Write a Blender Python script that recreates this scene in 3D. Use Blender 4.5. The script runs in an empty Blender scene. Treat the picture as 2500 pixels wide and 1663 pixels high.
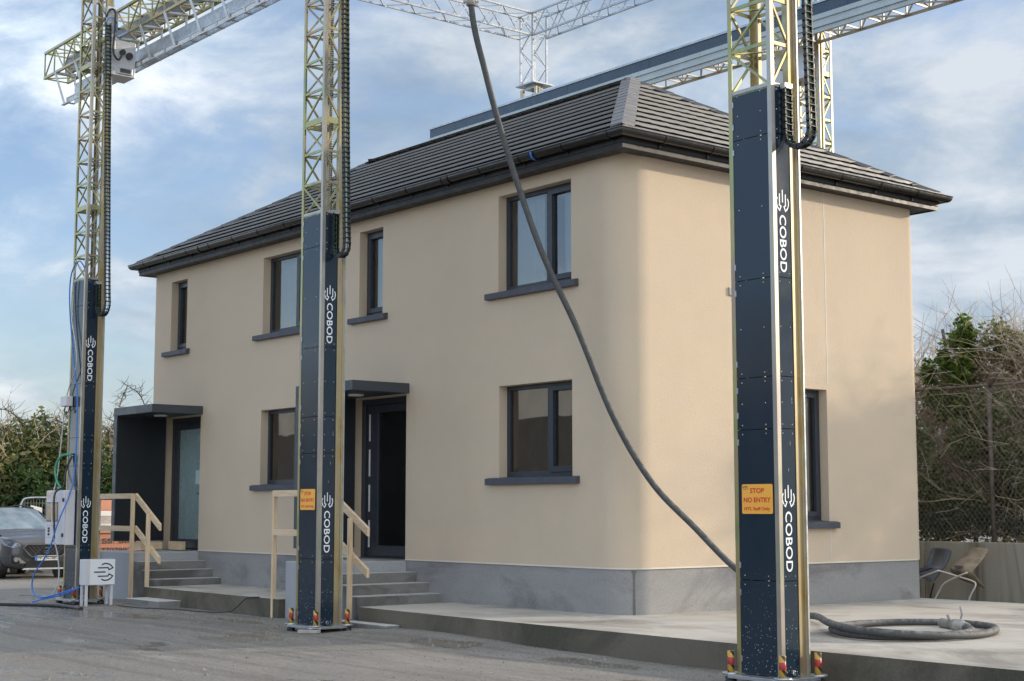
import bpy, bmesh, math, random
from mathutils import Vector, Matrix, noise as mnoise
random.seed(7)
S = bpy.context.scene
COL = S.collection
R = math.radians
V = Vector
# ------------------------------------------------------------------ camera
YAW, PITCH = R(-51.005), R(6.314)
CAM = V((12.6955, -11.9456, 1.2))
cy, sy, cp, sp = math.cos(YAW), math.sin(YAW), math.cos(PITCH), math.sin(PITCH)
FW = V((sy*cp, cy*cp, sp)); RT = V((cy, -sy, 0)); UP = RT.cross(FW)
cam = bpy.data.cameras.new('camera'); camo = bpy.data.objects.new('camera', cam); COL.objects.link(camo)
cam.sensor_width = 36; cam.lens = 3718.9/2500*36; cam.clip_start = .1; cam.clip_end = 3000
m = Matrix((RT, UP, -FW)).transposed().to_4x4(); m.translation = CAM
camo.matrix_world = m
S.camera = camo
# ------------------------------------------------------------------ objects
WL = {}
class MB:
    def __init__(s): s.v=[]; s.f=[]; s.m=[]; s.s=[]
    def add(s, vs, fs, mi=0, sm=False):
        b=len(s.v); s.v += [V(p) for p in vs]
        for f in fs: s.f.append([i+b for i in f]); s.m.append(mi); s.s.append(sm)
        return s
    def box(s, x0,x1,y0,y1,z0,z1, mi=0):
        x0,x1=sorted((x0,x1)); y0,y1=sorted((y0,y1)); z0,z1=sorted((z0,z1))
        return s.add([(x0,y0,z0),(x1,y0,z0),(x1,y1,z0),(x0,y1,z0),(x0,y0,z1),(x1,y0,z1),(x1,y1,z1),(x0,y1,z1)],
              [(0,3,2,1),(4,5,6,7),(0,1,5,4),(1,2,6,5),(2,3,7,6),(3,0,4,7)], mi)
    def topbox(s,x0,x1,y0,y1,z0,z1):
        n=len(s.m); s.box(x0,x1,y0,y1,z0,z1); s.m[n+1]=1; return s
    def beam(s, p, q, w, h=None, up=(0,0,1), mi=0):
        h = w if h is None else h
        p=V(p); q=V(q); d=(q-p).normalized(); u=V(up)
        if abs(d.dot(u))>.98: u=V((0,1,0))
        a=d.cross(u).normalized()*(w/2); b=a.cross(d).normalized()*(h/2)
        vs=[p-a-b,p+a-b,p+a+b,p-a+b,q-a-b,q+a-b,q+a+b,q-a+b]
        return s.add(vs,[(0,3,2,1),(4,5,6,7),(0,1,5,4),(1,2,6,5),(2,3,7,6),(3,0,4,7)], mi)
    def tube(s, path, r, n=8, mi=0, cap=True, sm=True):
        path=[V(p) for p in path]; N=len(path)
        rr = r if isinstance(r,(list,tuple)) else [r]*N
        ref=V((0,0,1)); vs=[]; t0=(path[1]-path[0]).normalized()
        if abs(t0.dot(ref))>.95: ref=V((0,1,0))
        a=t0.cross(ref).normalized()
        for i,p in enumerate(path):
            t=(path[min(i+1,N-1)]-path[max(i-1,0)])
            t = t.normalized() if t.length>1e-9 else t0
            a=(a-t*a.dot(t)).normalized(); b=t.cross(a)
            for k in range(n):
                an=2*math.pi*k/n; vs.append(p+(a*math.cos(an)+b*math.sin(an))*rr[i])
        fs=[]
        for i in range(N-1):
            for k in range(n):
                k2=(k+1)%n; fs.append((i*n+k,i*n+k2,(i+1)*n+k2,(i+1)*n+k))
        s.add(vs,fs,mi,sm)
        if cap:
            b=len(s.v)-len(vs)
            s.f.append([b+k for k in range(n)][::-1]); s.m.append(mi); s.s.append(False)
            s.f.append([b+(N-1)*n+k for k in range(n)]); s.m.append(mi); s.s.append(False)
        return s
    def cyl(s, c, r, h, n=16, mi=0, axis=(0,0,1)):
        c=V(c); return s.tube([c, c+V(axis).normalized()*h], r, n, mi)
    def poly(s, pts, mi=0, sm=False): return s.add(pts,[tuple(range(len(pts)))],mi,sm)
    def prism(s, pts, dv, mi=0):
        n=len(pts); dv=V(dv); a=[V(p) for p in pts]; b=[p+dv for p in a]
        fs=[tuple(range(n))[::-1], tuple(range(n,2*n))]+[(i,(i+1)%n,n+(i+1)%n,n+i) for i in range(n)]
        return s.add(a+b,fs,mi)
    def grid(s, rows, mi=0, sm=True, closed=False):
        nr=len(rows); nc=len(rows[0]); fs=[]
        for i in range(nr-1):
            for j in range(nc-1 if not closed else nc):
                j2=(j+1)%nc; fs.append((i*nc+j,i*nc+j2,(i+1)*nc+j2,(i+1)*nc+j))
        return s.add([p for r in rows for p in r],fs,mi,sm)
    def build(s, name, mats, parent=None, bevel=0, fix=False, subsurf=0, solid=0):
        me=bpy.data.meshes.new(name); off = WL[parent.name] if parent else V((0,0,0))
        me.from_pydata([tuple(p-off) for p in s.v],[],s.f)
        if not isinstance(mats,(list,tuple)): mats=[mats]
        for mm in mats: me.materials.append(mm)
        me.polygons.foreach_set('material_index', s.m); me.polygons.foreach_set('use_smooth', s.s)
        if fix:
            bm=bmesh.new(); bm.from_mesh(me); bmesh.ops.recalc_face_normals(bm,faces=bm.faces[:]); bm.to_mesh(me); bm.free()
        me.update()
        o=bpy.data.objects.new(name, me); COL.objects.link(o)
        if parent: o.parent=parent
        WL[o.name]=off.copy()
        if solid:
            md=o.modifiers.new('solid','SOLIDIFY'); md.thickness=solid; md.offset=0
        if subsurf:
            md=o.modifiers.new('sub','SUBSURF'); md.levels=subsurf; md.render_levels=subsurf
        if bevel:
            md=o.modifiers.new('bev','BEVEL'); md.width=bevel; md.segments=2; md.limit_method='ANGLE'; md.angle_limit=R(40)
        return o
def tag(o, label=None, cat=None, group=None, kind=None):
    if label: o['label']=label
    if cat: o['category']=cat
    if group: o['group']=group
    if kind: o['kind']=kind
    return o
def thing(name, label, cat, loc=(0,0,0), group=None, rz=0):
    o=bpy.data.objects.new(name,None); COL.objects.link(o); o.location=loc; o.empty_display_size=.2
    WL[o.name]=V(loc); return tag(o,label,cat,group)
def copy_tree(o, parent=None):
    c=o.copy(); COL.objects.link(c); WL[c.name]=WL[o.name]
    if parent: c.parent=parent
    for ch in list(o.children): copy_tree(ch,c)
    return c
def text_mb(mb, txt, origin, right, up, size, length=None, mi=0, align='LEFT', bold=.012):
    cu=bpy.data.curves.new('t','FONT'); cu.body=txt; cu.size=1; cu.align_x='LEFT'; cu.resolution_u=4; cu.offset=bold
    ob=bpy.data.objects.new('t',cu); COL.objects.link(ob)
    dg=bpy.context.evaluated_depsgraph_get(); me=bpy.data.meshes.new_from_object(ob.evaluated_get(dg))
    vs=[v.co.copy() for v in me.vertices]; fs=[tuple(p.vertices) for p in me.polygons]
    bpy.data.objects.remove(ob); bpy.data.curves.remove(cu); bpy.data.meshes.remove(me)
    x0=min(v.x for v in vs); x1=max(v.x for v in vs); y0=min(v.y for v in vs); y1=max(v.y for v in vs)
    sy_=size/(y1-y0); sx_=(length/(x1-x0)) if length else sy_
    right=V(right).normalized(); up=V(up).normalized(); O=V(origin)
    dx = 0 if align=='LEFT' else -(x1-x0)*sx_/2
    mb.add([O+right*((v.x-x0)*sx_+dx)+up*((v.y-y0)*sy_) for v in vs],fs,mi)
    return mb
def ribbon(mb, pts, w, O, ru, uu, mi=0):
    O=V(O); n=len(pts); L=[];Rr=[]
    for i,p in enumerate(pts):
        p=V((p[0],p[1]))
        d1=(V(pts[i][:2])-V(pts[i-1][:2])).normalized() if i>0 else None
        d2=(V(pts[i+1][:2])-V(pts[i][:2])).normalized() if i<n-1 else None
        d1=d1 or d2; d2=d2 or d1
        n1=V((-d1.y,d1.x)); n2=V((-d2.y,d2.x)); mm=(n1+n2).normalized(); k=w/2/max(.45,mm.dot(n1))
        L.append(p+mm*k); Rr.append(p-mm*k)
    vs=[O+ru*q.x+uu*q.y for q in L]+[O+ru*q.x+uu*q.y for q in Rr]
    mb.add(vs,[(i,n+i,n+i+1,i+1) for i in range(n-1)],mi)
def emblem(mb, O, right, up, h, mi=0):
    ru=V(right).normalized()*h; uu=V(up).normalized()*h; w=.064
    ribbon(mb,[(0,.386),(0,1)],w,O,ru,uu,mi)
    for s_ in (1,-1):
        P=[(.21,.8),(.21,.254),(.105,.20),(.205,.0),(.30,.075),(.37,.17),(.415,.29),(.425,.42),(.40,.52),(.355,.605)]
        ribbon(mb,[(x*s_,y) for x,y in (P if s_<0 else P)],w,O,ru,uu,mi)
# ------------------------------------------------------------------ materials
def nd(nt,t,**k):
    n=nt.nodes.new(t)
    for a,b in k.items(): setattr(n,a,b)
    return n
def base_mat(name):
    mt=bpy.data.materials.new(name); mt.use_nodes=True; nt=mt.node_tree
    return mt, nt, nt.nodes['Principled BSDF']
def coord(nt, scale=(1,1,1), kind='Object'):
    tc=nd(nt,'ShaderNodeTexCoord'); mp=nd(nt,'ShaderNodeMapping'); mp.inputs['Scale'].default_value=scale
    nt.links.new(tc.outputs[kind],mp.inputs['Vector']); return mp.outputs[0]
def nz(nt, vec, scale, det=4, rough=.55, dist=0):
    n=nd(nt,'ShaderNodeTexNoise'); n.inputs['Scale'].default_value=scale; n.inputs['Detail'].default_value=det
    n.inputs['Roughness'].default_value=rough; n.inputs['Distortion'].default_value=dist
    nt.links.new(vec,n.inputs['Vector']); return n.outputs['Fac']
def ramp(nt, fac, stops):
    r=nd(nt,'ShaderNodeValToRGB'); e=r.color_ramp.elements
    while len(e)<len(stops): e.new(.5)
    for k,(p,c) in enumerate(stops):
        e[k].position=p; e[k].color=(c,c,c,1) if isinstance(c,(int,float)) else (*c,1)
    nt.links.new(fac,r.inputs[0]); return r.outputs[0]
def mixc(nt, fac, a, b, mode='MIX'):
    n=nd(nt,'ShaderNodeMix',data_type='RGBA',blend_type=mode)
    for sock,val in ((n.inputs[0],fac),(n.inputs[6],a),(n.inputs[7],b)):
        if isinstance(val,(int,float)): sock.default_value=val
        elif isinstance(val,tuple): sock.default_value=(*val,1)
        else: nt.links.new(val,sock)
    return n.outputs[2]
def mth(nt, op, a, b=0.0, clamp=False):
    n=nd(nt,'ShaderNodeMath',operation=op,use_clamp=clamp)
    for s_,v in ((n.inputs[0],a),(n.inputs[1],b)):
        if isinstance(v,(int,float)): s_.default_value=v
        else: nt.links.new(v,s_)
    return n.outputs[0]
def bump(nt, bs, h, strength=.3, dist=.01):
    b=nd(nt,'ShaderNodeBump'); b.inputs['Strength'].default_value=strength; b.inputs['Distance'].default_value=dist
    nt.links.new(h,b.inputs['Height']); nt.links.new(b.outputs[0],bs.inputs['Normal'])
def mat(name, col, rough=.6, metal=0, var=.15, vs=3, bmp=0, bs=40, col2=None, spec=.5, sc=(1,1,1)):
    mt,nt,b=base_mat(name)
    b.inputs['Roughness'].default_value=rough; b.inputs['Metallic'].default_value=metal
    b.inputs['Specular IOR Level'].default_value=spec
    c=coord(nt,sc); n=nz(nt,c,vs,5,.6)
    c2=col2 or tuple(min(1,x*(1+var)) for x in col); c1=col if col2 else tuple(x*(1-var) for x in col)
    nt.links.new(ramp(nt,n,[(.3,c1),(.7,c2)]),b.inputs['Base Color'])
    nt.links.new(ramp(nt,nz(nt,c,vs*2.7,4),[(.3,max(0,rough-.08)),(.7,min(1,rough+.1))]),b.inputs['Roughness'])
    if bmp: bump(nt,b,nz(nt,coord(nt),bs,3),bmp,.01)
    return mt
M={}
# rendered wall
mt,nt,b=base_mat('wall_render'); c=coord(nt)
n1=nz(nt,c,.7,5,.6,.3); n2=nz(nt,coord(nt,(1,1,.35)),2.2,5,.65)
colr=mixc(nt,n2,mixc(nt,ramp(nt,n1,[(.3,0.),(.7,1.)]),(.54,.44,.33),(.66,.525,.385)),(.625,.505,.38))
colr=mixc(nt,mth(nt,'MULTIPLY',ramp(nt,nz(nt,coord(nt,(.5,.5,1.4)),1.6,5,.7,.5),[(.42,0.),(.62,1.)]),.35),colr,(.575,.485,.375))
fine=nz(nt,c,170,3,.7); colr=mixc(nt,.16,colr,ramp(nt,fine,[(.35,(.42,.33,.24)),(.65,(.68,.57,.44))]))
nt.links.new(colr,b.inputs['Base Color']); b.inputs['Roughness'].default_value=.92; b.inputs['Specular IOR Level'].default_value=.2
bump(nt,b,mth(nt,'ADD',fine,mth(nt,'MULTIPLY',nz(nt,c,38,3),.6)),.6,.008); M['wall']=mt
def concrete(name, c1, c2, dark, rough=.8, stretch=(1,1,1), bm=.25, darkamt=(.55,.75)):
    mt,nt,b=base_mat(name); c=coord(nt,stretch)
    a=nz(nt,c,1.3,6,.65,.4); d=nz(nt,c,.55,5,.7,.6); f=nz(nt,coord(nt),60,4,.7)
    col=mixc(nt,a,c1,c2); col=mixc(nt,ramp(nt,d,[(darkamt[0],0.),(darkamt[1],1.)]),col,dark)
    col=mixc(nt,.18,col,ramp(nt,f,[(.35,tuple(x*.55 for x in c1)),(.65,tuple(min(1,x*1.3) for x in c2))]))
    nt.links.new(col,b.inputs['Base Color']); b.inputs['Roughness'].default_value=rough
    bump(nt,b,mth(nt,'ADD',f,a),bm,.008); return mt
M['plinth']=concrete('plinth_cement',(.205,.20,.20),(.35,.34,.33),(.135,.13,.13),.75,(.9,.9,2.2),.3,(.5,.68))
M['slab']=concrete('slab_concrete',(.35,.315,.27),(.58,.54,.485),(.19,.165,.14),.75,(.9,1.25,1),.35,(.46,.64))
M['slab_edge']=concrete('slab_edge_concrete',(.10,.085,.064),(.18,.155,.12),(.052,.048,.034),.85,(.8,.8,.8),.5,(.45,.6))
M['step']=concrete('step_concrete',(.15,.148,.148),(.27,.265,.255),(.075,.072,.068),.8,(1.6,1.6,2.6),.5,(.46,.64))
M['tread']=concrete('lit_tread_top',(.40,.385,.36),(.56,.54,.51),(.25,.24,.225),.85,(1.4,1.4,1),.3)  # tops paler than the risers: brighter light from above put into the colour
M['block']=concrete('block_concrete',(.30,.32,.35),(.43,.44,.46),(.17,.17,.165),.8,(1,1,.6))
M['retain']=concrete('retaining_concrete',(.22,.205,.165),(.42,.39,.33),(.09,.082,.06),.9,(2.2,2.2,.35),.4,(.47,.62))
M['bead']=mat('white_bead',(.66,.60,.52),.7,var=.05)
M['tile']=mat('roof_tile',(.165,.160,.156),.50,var=.3,vs=1.6,bmp=.04,bs=90,col2=(.215,.21,.204),spec=.35)
M['ridge']=mat('ridge_tile',(.055,.051,.049),.5,var=.25,vs=4)
M['cap']=mat('hip_tile',(.12,.11,.11),.5,var=.25,vs=5,col2=(.20,.19,.19))
M['black_pvc']=mat('black_pvc',(.016,.014,.013),.17,var=.2,vs=4)
M['fascia']=mat('fascia_grey',(.024,.023,.024),.45,var=.15,spec=.3)
M['soffit']=mat('soffit_grey',(.035,.033,.032),.6)
M['anth']=mat('anthracite',(.028,.034,.046),.38,var=.12,vs=5)
M['sill']=mat('sill_paint',(.060,.064,.082),.55,var=.15,vs=7,bmp=.1,bs=80)
M['canopy']=mat('canopy_panel',(.050,.058,.070),.42,var=.1)
M['side']=mat('side_panel',(.014,.018,.024),.45,var=.15)
M['galv']=mat('galvanised_steel',(.36,.38,.40),.36,.8,var=.2,vs=9,col2=(.52,.54,.56))
M['railpale']=mat('pale_rail',(.42,.46,.46),.4,.35,var=.08,vs=2)
M['alu']=mat('pale_aluminium',(.54,.55,.57),.42,.45,var=.08,vs=4)
def zinc(name,a,b_,c_,rough=.33):
    mt,nt,b=base_mat(name); c=coord(nt,(1,1,.45))
    n=nz(nt,c,2.6,4,.6,.8)
    nt.links.new(ramp(nt,n,[(.30,a),(.48,b_),(.62,c_),(.75,a)]),b.inputs['Base Color'])
    b.inputs['Metallic'].default_value=.75; b.inputs['Roughness'].default_value=rough; return mt
M['zinc']=zinc('passivated_zinc',(.22,.29,.16),(.40,.37,.17),(.36,.27,.22))
M['zinc_gold']=zinc('gold_zinc',(.40,.29,.13),(.46,.39,.24),(.38,.31,.25),.3)
M['zinc_pale']=zinc('pale_zinc',(.29,.32,.25),(.44,.40,.33),(.37,.33,.31))
# navy panel with cement splashes low down
mt,nt,b=base_mat('navy_panel'); c=coord(nt)
tc=nd(nt,'ShaderNodeTexCoord'); sx=nd(nt,'ShaderNodeSeparateXYZ'); nt.links.new(tc.outputs['Object'],sx.inputs[0])
vo=nd(nt,'ShaderNodeTexVoronoi'); vo.inputs['Scale'].default_value=46; nt.links.new(coord(nt,(1,1,.8)),vo.inputs['Vector'])
low=mth(nt,'SUBTRACT',.58,mth(nt,'MULTIPLY',sx.outputs[2],.42))
spk=mth(nt,'LESS_THAN',vo.outputs['Distance'],mth(nt,'MULTIPLY',mth(nt,'MULTIPLY',low,nz(nt,c,9,3)),.62))
vo2=nd(nt,'ShaderNodeTexVoronoi'); vo2.inputs['Scale'].default_value=16; nt.links.new(coord(nt,(1.6,1.6,.22)),vo2.inputs['Vector'])
drip=mth(nt,'MULTIPLY',mth(nt,'LESS_THAN',vo2.outputs['Distance'],.075),mth(nt,'GREATER_THAN',nz(nt,c,1.1,2),.54))
drip=mth(nt,'MULTIPLY',drip,mth(nt,'LESS_THAN',sx.outputs[2],2.6))
dirt=mth(nt,'MAXIMUM',spk,mth(nt,'MULTIPLY',drip,.7))
basec=mixc(nt,nz(nt,c,1.6,4),(.010,.022,.038),(.016,.031,.050))
nt.links.new(mixc(nt,dirt,basec,(.42,.45,.47)),b.inputs['Base Color'])
nt.links.new(ramp(nt,nz(nt,c,3,4),[(.3,.12),(.7,.20)]),b.inputs['Roughness']); b.inputs['Specular IOR Level'].default_value=.4; M['navy']=mt
M['grey_panel']=mat('grey_panel',(.13,.14,.15),.3,.3,var=.2)
M['chain']=mat('black_plastic_chain',(.022,.024,.026),.42,var=.3)
M['white']=mat('white_vinyl',(.80,.82,.84),.5,var=.02)
M['sign']=mat('orange_sign',(.92,.43,.055),.42,var=.05)
M['signred']=mat('sign_red',(.66,.045,.015),.5,var=.02)
M['dark']=mat('dark_ink',(.03,.032,.04),.5,var=.02)
M['cabinet']=mat('cabinet_paint',(.62,.61,.64),.45,var=.06)
M['timber']=mat('pine',(.60,.43,.26),.65,var=.1,vs=4,bmp=.12,bs=30,col2=(.78,.61,.42),sc=(.7,7,7))
M['timberz']=mat('pine_post',(.60,.43,.26),.65,var=.1,vs=4,bmp=.12,bs=30,col2=(.78,.61,.42),sc=(7,7,.7))
M['blue']=mat('blue_pvc',(.03,.16,.55),.4,var=.1)
M['green']=mat('green_hose',(.05,.30,.17),.4,var=.1)
M['green_dark']=mat('green_lead',(.025,.11,.06),.5,var=.2)
M['grey_cable']=mat('grey_cable',(.45,.46,.47),.5,var=.1)
M['black_cable']=mat('black_cable',(.025,.025,.028),.45,var=.1)
M['orange']=mat('skip_orange',(.50,.185,.10),.65,var=.25,vs=3,col2=(.46,.24,.16))
M['plank']=mat('old_plank',(.42,.37,.33),.8,var=.2,vs=5)
M['offwhite']=mat('offwhite_sheet',(.68,.66,.63),.7,var=.08)
# hose with cement dust on top
mt,nt,b=base_mat('rubber_hose'); c=coord(nt); ge=nd(nt,'ShaderNodeNewGeometry'); sx=nd(nt,'ShaderNodeSeparateXYZ'); nt.links.new(ge.outputs['True Normal'],sx.inputs[0])
dust=mth(nt,'MULTIPLY',ramp(nt,sx.outputs[2],[(.0,.12),(.75,1.)]),ramp(nt,nz(nt,c,13,6,.75),[(.42,0.),(.66,.75)]))
nt.links.new(mixc(nt,dust,mixc(nt,nz(nt,c,30,3),(.035,.036,.038),(.075,.075,.075)),(.29,.285,.275)),b.inputs['Base Color']); b.inputs['Roughness'].default_value=.7
bump(nt,b,nz(nt,c,60,4,.7),.4,.006); M['hose']=mt
M['cement']=mat('cement_crust',(.34,.325,.30),.9,var=.3,vs=20,bmp=.6,bs=60)
# tape on levelling screws
mt,nt,b=base_mat('hazard_tape'); tc=nd(nt,'ShaderNodeTexCoord'); sx=nd(nt,'ShaderNodeSeparateXYZ'); nt.links.new(tc.outputs['Object'],sx.inputs[0])
dg=mth(nt,'FRACT',mth(nt,'MULTIPLY',mth(nt,'ADD',mth(nt,'ADD',sx.outputs[0],sx.outputs[1]),sx.outputs[2]),9.0))
yb=mixc(nt,mth(nt,'GREATER_THAN',dg,.62),(.55,.31,.04),(.02,.02,.02))
mid=mth(nt,'MULTIPLY',mth(nt,'GREATER_THAN',sx.outputs[2],.155),mth(nt,'LESS_THAN',sx.outputs[2],.215))
nt.links.new(mixc(nt,mid,yb,(.38,.03,.03)),b.inputs['Base Color']); b.inputs['Roughness'].default_value=.4; M['tape']=mt
# glass
def glass(name, tint, ior=2.0, rough=.0):
    mt=bpy.data.materials.new(name); mt.use_nodes=True; nt=mt.node_tree; nt.nodes.clear()
    out=nd(nt,'ShaderNodeOutputMaterial'); mx=nd(nt,'ShaderNodeMixShader'); fr=nd(nt,'ShaderNodeFresnel'); fr.inputs[0].default_value=ior
    tr=nd(nt,'ShaderNodeBsdfTransparent'); tr.inputs[0].default_value=(*tint,1); gl=nd(nt,'ShaderNodeBsdfGlossy'); gl.inputs['Roughness'].default_value=rough
    w=nz(nt,coord(nt),1.6,2); bn=nd(nt,'ShaderNodeBump'); bn.inputs['Strength'].default_value=.05; bn.inputs['Distance'].default_value=.02
    nt.links.new(w,bn.inputs['Height']); nt.links.new(bn.outputs[0],gl.inputs['Normal'])
    nt.links.new(fr.outputs[0],mx.inputs[0]); nt.links.new(tr.outputs[0],mx.inputs[1]); nt.links.new(gl.outputs[0],mx.inputs[2]); nt.links.new(mx.outputs[0],out.inputs[0])
    return mt
M['glass']=glass('window_glass',(.80,.84,.83),2.5)
M['darkglass']=glass('dark_glass',(.34,.40,.38),2.1)
M['frost']=mat('frosted_glass',(.22,.30,.30),.25,var=.06)
M['curtain']=mat('curtain',(.62,.64,.66),.9,var=.05)
M['room']=mat('plaster_inside',(.35,.33,.31),.9,var=.08)
M['leaf_dark']=None
def leafmat(name, a, b_, c_):
    mt,nt,b=base_mat(name); oi=nd(nt,'ShaderNodeNewGeometry')
    n=nz(nt,coord(nt),1.1,3); mixf=mth(nt,'ADD',mth(nt,'MULTIPLY',oi.outputs['Random Per Island'],.6),mth(nt,'MULTIPLY',n,.4))
    nt.links.new(ramp(nt,mixf,[(.2,a),(.5,b_),(.8,c_)]),b.inputs['Base Color']); b.inputs['Roughness'].default_value=.5
    if name.startswith('leaf'):
        tl=nd(nt,'ShaderNodeBsdfTranslucent'); mx=nd(nt,'ShaderNodeMixShader'); mx.inputs[0].default_value=.5
        nt.links.new(b.inputs['Base Color'].links[0].from_socket,tl.inputs[0]); out=nt.nodes['Material Output']
        nt.links.new(b.outputs[0],mx.inputs[1]); nt.links.new(tl.outputs[0],mx.inputs[2]); nt.links.new(mx.outputs[0],out.inputs[0])
    return mt
M['leaf_dark']=leafmat('leaf_dark',(.02,.055,.016),(.05,.10,.028),(.11,.15,.045))
M['leaf_mix']=leafmat('leaf_mixed',(.055,.10,.03),(.15,.18,.055),(.36,.31,.13))
M['leaf_gold']=leafmat('leaf_gold',(.17,.135,.06),(.33,.265,.13),(.52,.43,.25))
M['leaf_ivy']=leafmat('leaf_ivy',(.04,.10,.018),(.11,.18,.03),(.27,.31,.07))
M['leaf_green']=leafmat('leaf_green',(.085,.13,.05),(.18,.225,.09),(.33,.34,.18))
M['leaf_grey']=leafmat('leaf_grey',(.04,.055,.035),(.09,.105,.075),(.17,.18,.145))
M['twig']=leafmat('twig',(.20,.155,.11),(.40,.32,.23),(.60,.50,.39))
M['twig_dark']=leafmat('twig_dark',(.03,.024,.02),(.06,.048,.04),(.12,.10,.085))
M['trunk']=mat('bark',(.10,.085,.07),.9,var=.3,vs=12,bmp=.5)
M['carpaint']=mat('car_grey_paint',(.06,.06,.063),.3,.15,var=.04); bs_=M['carpaint'].node_tree.nodes['Principled BSDF']; bs_.inputs['Coat Weight'].default_value=.5; bs_.inputs['Coat Roughness'].default_value=.05
M['carblack']=mat('car_black_trim',(.018,.018,.02),.4,var=.2)
M['tyre']=mat('tyre',(.02,.02,.02),.8,var=.2)
M['chrome']=mat('chrome',(.75,.76,.78),.12,.95,var=.03)
M['lamp']=mat('headlamp_lens',(.35,.38,.42),.08,.5,var=.3,vs=30)
M['carglass']=mat('windscreen_glass',(.24,.30,.34),.04,0,vs=1.9,spec=1.0,col2=(.07,.10,.13))  # pale and dark sky reflection mottled into the glass colour
M['plate']=mat('plate_white',(.70,.71,.70),.4,var=.02)
M['chair_brown']=mat('brown_chair_shell',(.15,.105,.06),.45,var=.35,vs=9,col2=(.30,.24,.17))
M['chair_black']=mat('black_chair_shell',(.035,.037,.045),.4,var=.2)
M['legpale']=mat('pale_tube',(.62,.58,.53),.4,.3,var=.1)
M['rustpost']=mat('weathered_post',(.12,.10,.085),.8,var=.4,vs=9)
M['wire']=mat('fence_wire',(.26,.25,.235),.6,.4,var=.2)
M['clad']=mat('pale_cladding',(.44,.45,.44),.6,var=.2,vs=.4)
M['darkclad']=mat('dark_cladding',(.10,.10,.10),.7,var=.2)
M['beige']=mat('screen_bronze',(.30,.19,.10),.25,.2,var=.1)
# yard
mt,nt,b=base_mat('yard_ground'); c=coord(nt)
big=nz(nt,c,.22,6,.6,.5); med=nz(nt,c,1.1,6,.7,.4); fine=nz(nt,c,34,6,.8)
cs=coord(nt,(.35,1.5,1)); st=nz(nt,cs,1.1,6,.72,.8)
col=mixc(nt,med,(.17,.155,.14),(.31,.285,.26)); col=mixc(nt,ramp(nt,big,[(.4,0.),(.65,.85)]),col,(.41,.38,.35))
col=mixc(nt,ramp(nt,st,[(.57,0.),(.68,.75)]),col,(.56,.52,.47))
pud=ramp(nt,nz(nt,coord(nt,(.5,1.1,1)),.75,4,.55,.4),[(.56,0.),(.63,1.)])
col=mixc(nt,mth(nt,'MULTIPLY',pud,.6),col,(.085,.074,.064))
trk=ramp(nt,nz(nt,coord(nt,(.10,2.6,1)),1.0,4,.6,.3),[(.50,0.),(.60,1.)])
col=mixc(nt,mth(nt,'MULTIPLY',trk,.6),col,(.10,.085,.07))
tcy=nd(nt,'ShaderNodeTexCoord'); sy2=nd(nt,'ShaderNodeSeparateXYZ'); nt.links.new(tcy.outputs['Object'],sy2.inputs[0])
wob=mth(nt,'MULTIPLY',mth(nt,'SUBTRACT',nz(nt,c,1.3,4,.6),.5),1.5)
def wet(x0,y0,rx,ry):
    dx=mth(nt,'DIVIDE',mth(nt,'SUBTRACT',sy2.outputs[0],x0),rx); dy=mth(nt,'DIVIDE',mth(nt,'SUBTRACT',sy2.outputs[1],y0),ry)
    return mth(nt,'ADD',mth(nt,'SQRT',mth(nt,'ADD',mth(nt,'MULTIPLY',dx,dx),mth(nt,'MULTIPLY',dy,dy))),wob)
wmin=None
for pp in ((-.7,-2.1,.75,.36),(1.75,-2.12,1.0,.30),(-5.2,-2.05,1.1,.22),(-8.3,-4.2,1.3,.35),(3.6,-2.9,.9,.25)):
    q_=wet(*pp); wmin=q_ if wmin is None else mth(nt,'MINIMUM',wmin,q_)
wetm=ramp(nt,wmin,[(.62,1.),(.86,0.)])
pud=mth(nt,'MAXIMUM',pud,wetm)
col=mixc(nt,mth(nt,'MULTIPLY',wetm,.8),col,(.075,.064,.052))
spl=ramp(nt,nz(nt,coord(nt,(.8,1.6,1)),2.1,6,.75,.6),[(.60,0.),(.70,1.)])
col=mixc(nt,mth(nt,'MULTIPLY',spl,.55),col,(.47,.45,.42))
col=mixc(nt,.42,col,ramp(nt,fine,[(.36,(.045,.04,.034)),(.66,(.44,.40,.35))]))
nt.links.new(col,b.inputs['Base Color'])
rg=mixc(nt,pud,ramp(nt,med,[(.35,.5),(.65,.85)]),(.13,.13,.13)); nt.links.new(rg,b.inputs['Roughness'])
bump(nt,b,mth(nt,'MULTIPLY',mth(nt,'ADD',fine,mth(nt,'MULTIPLY',med,1.2)),mth(nt,'SUBTRACT',1.0,mth(nt,'MULTIPLY',pud,.9))),1.0,.03); M['yard']=mt
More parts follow.
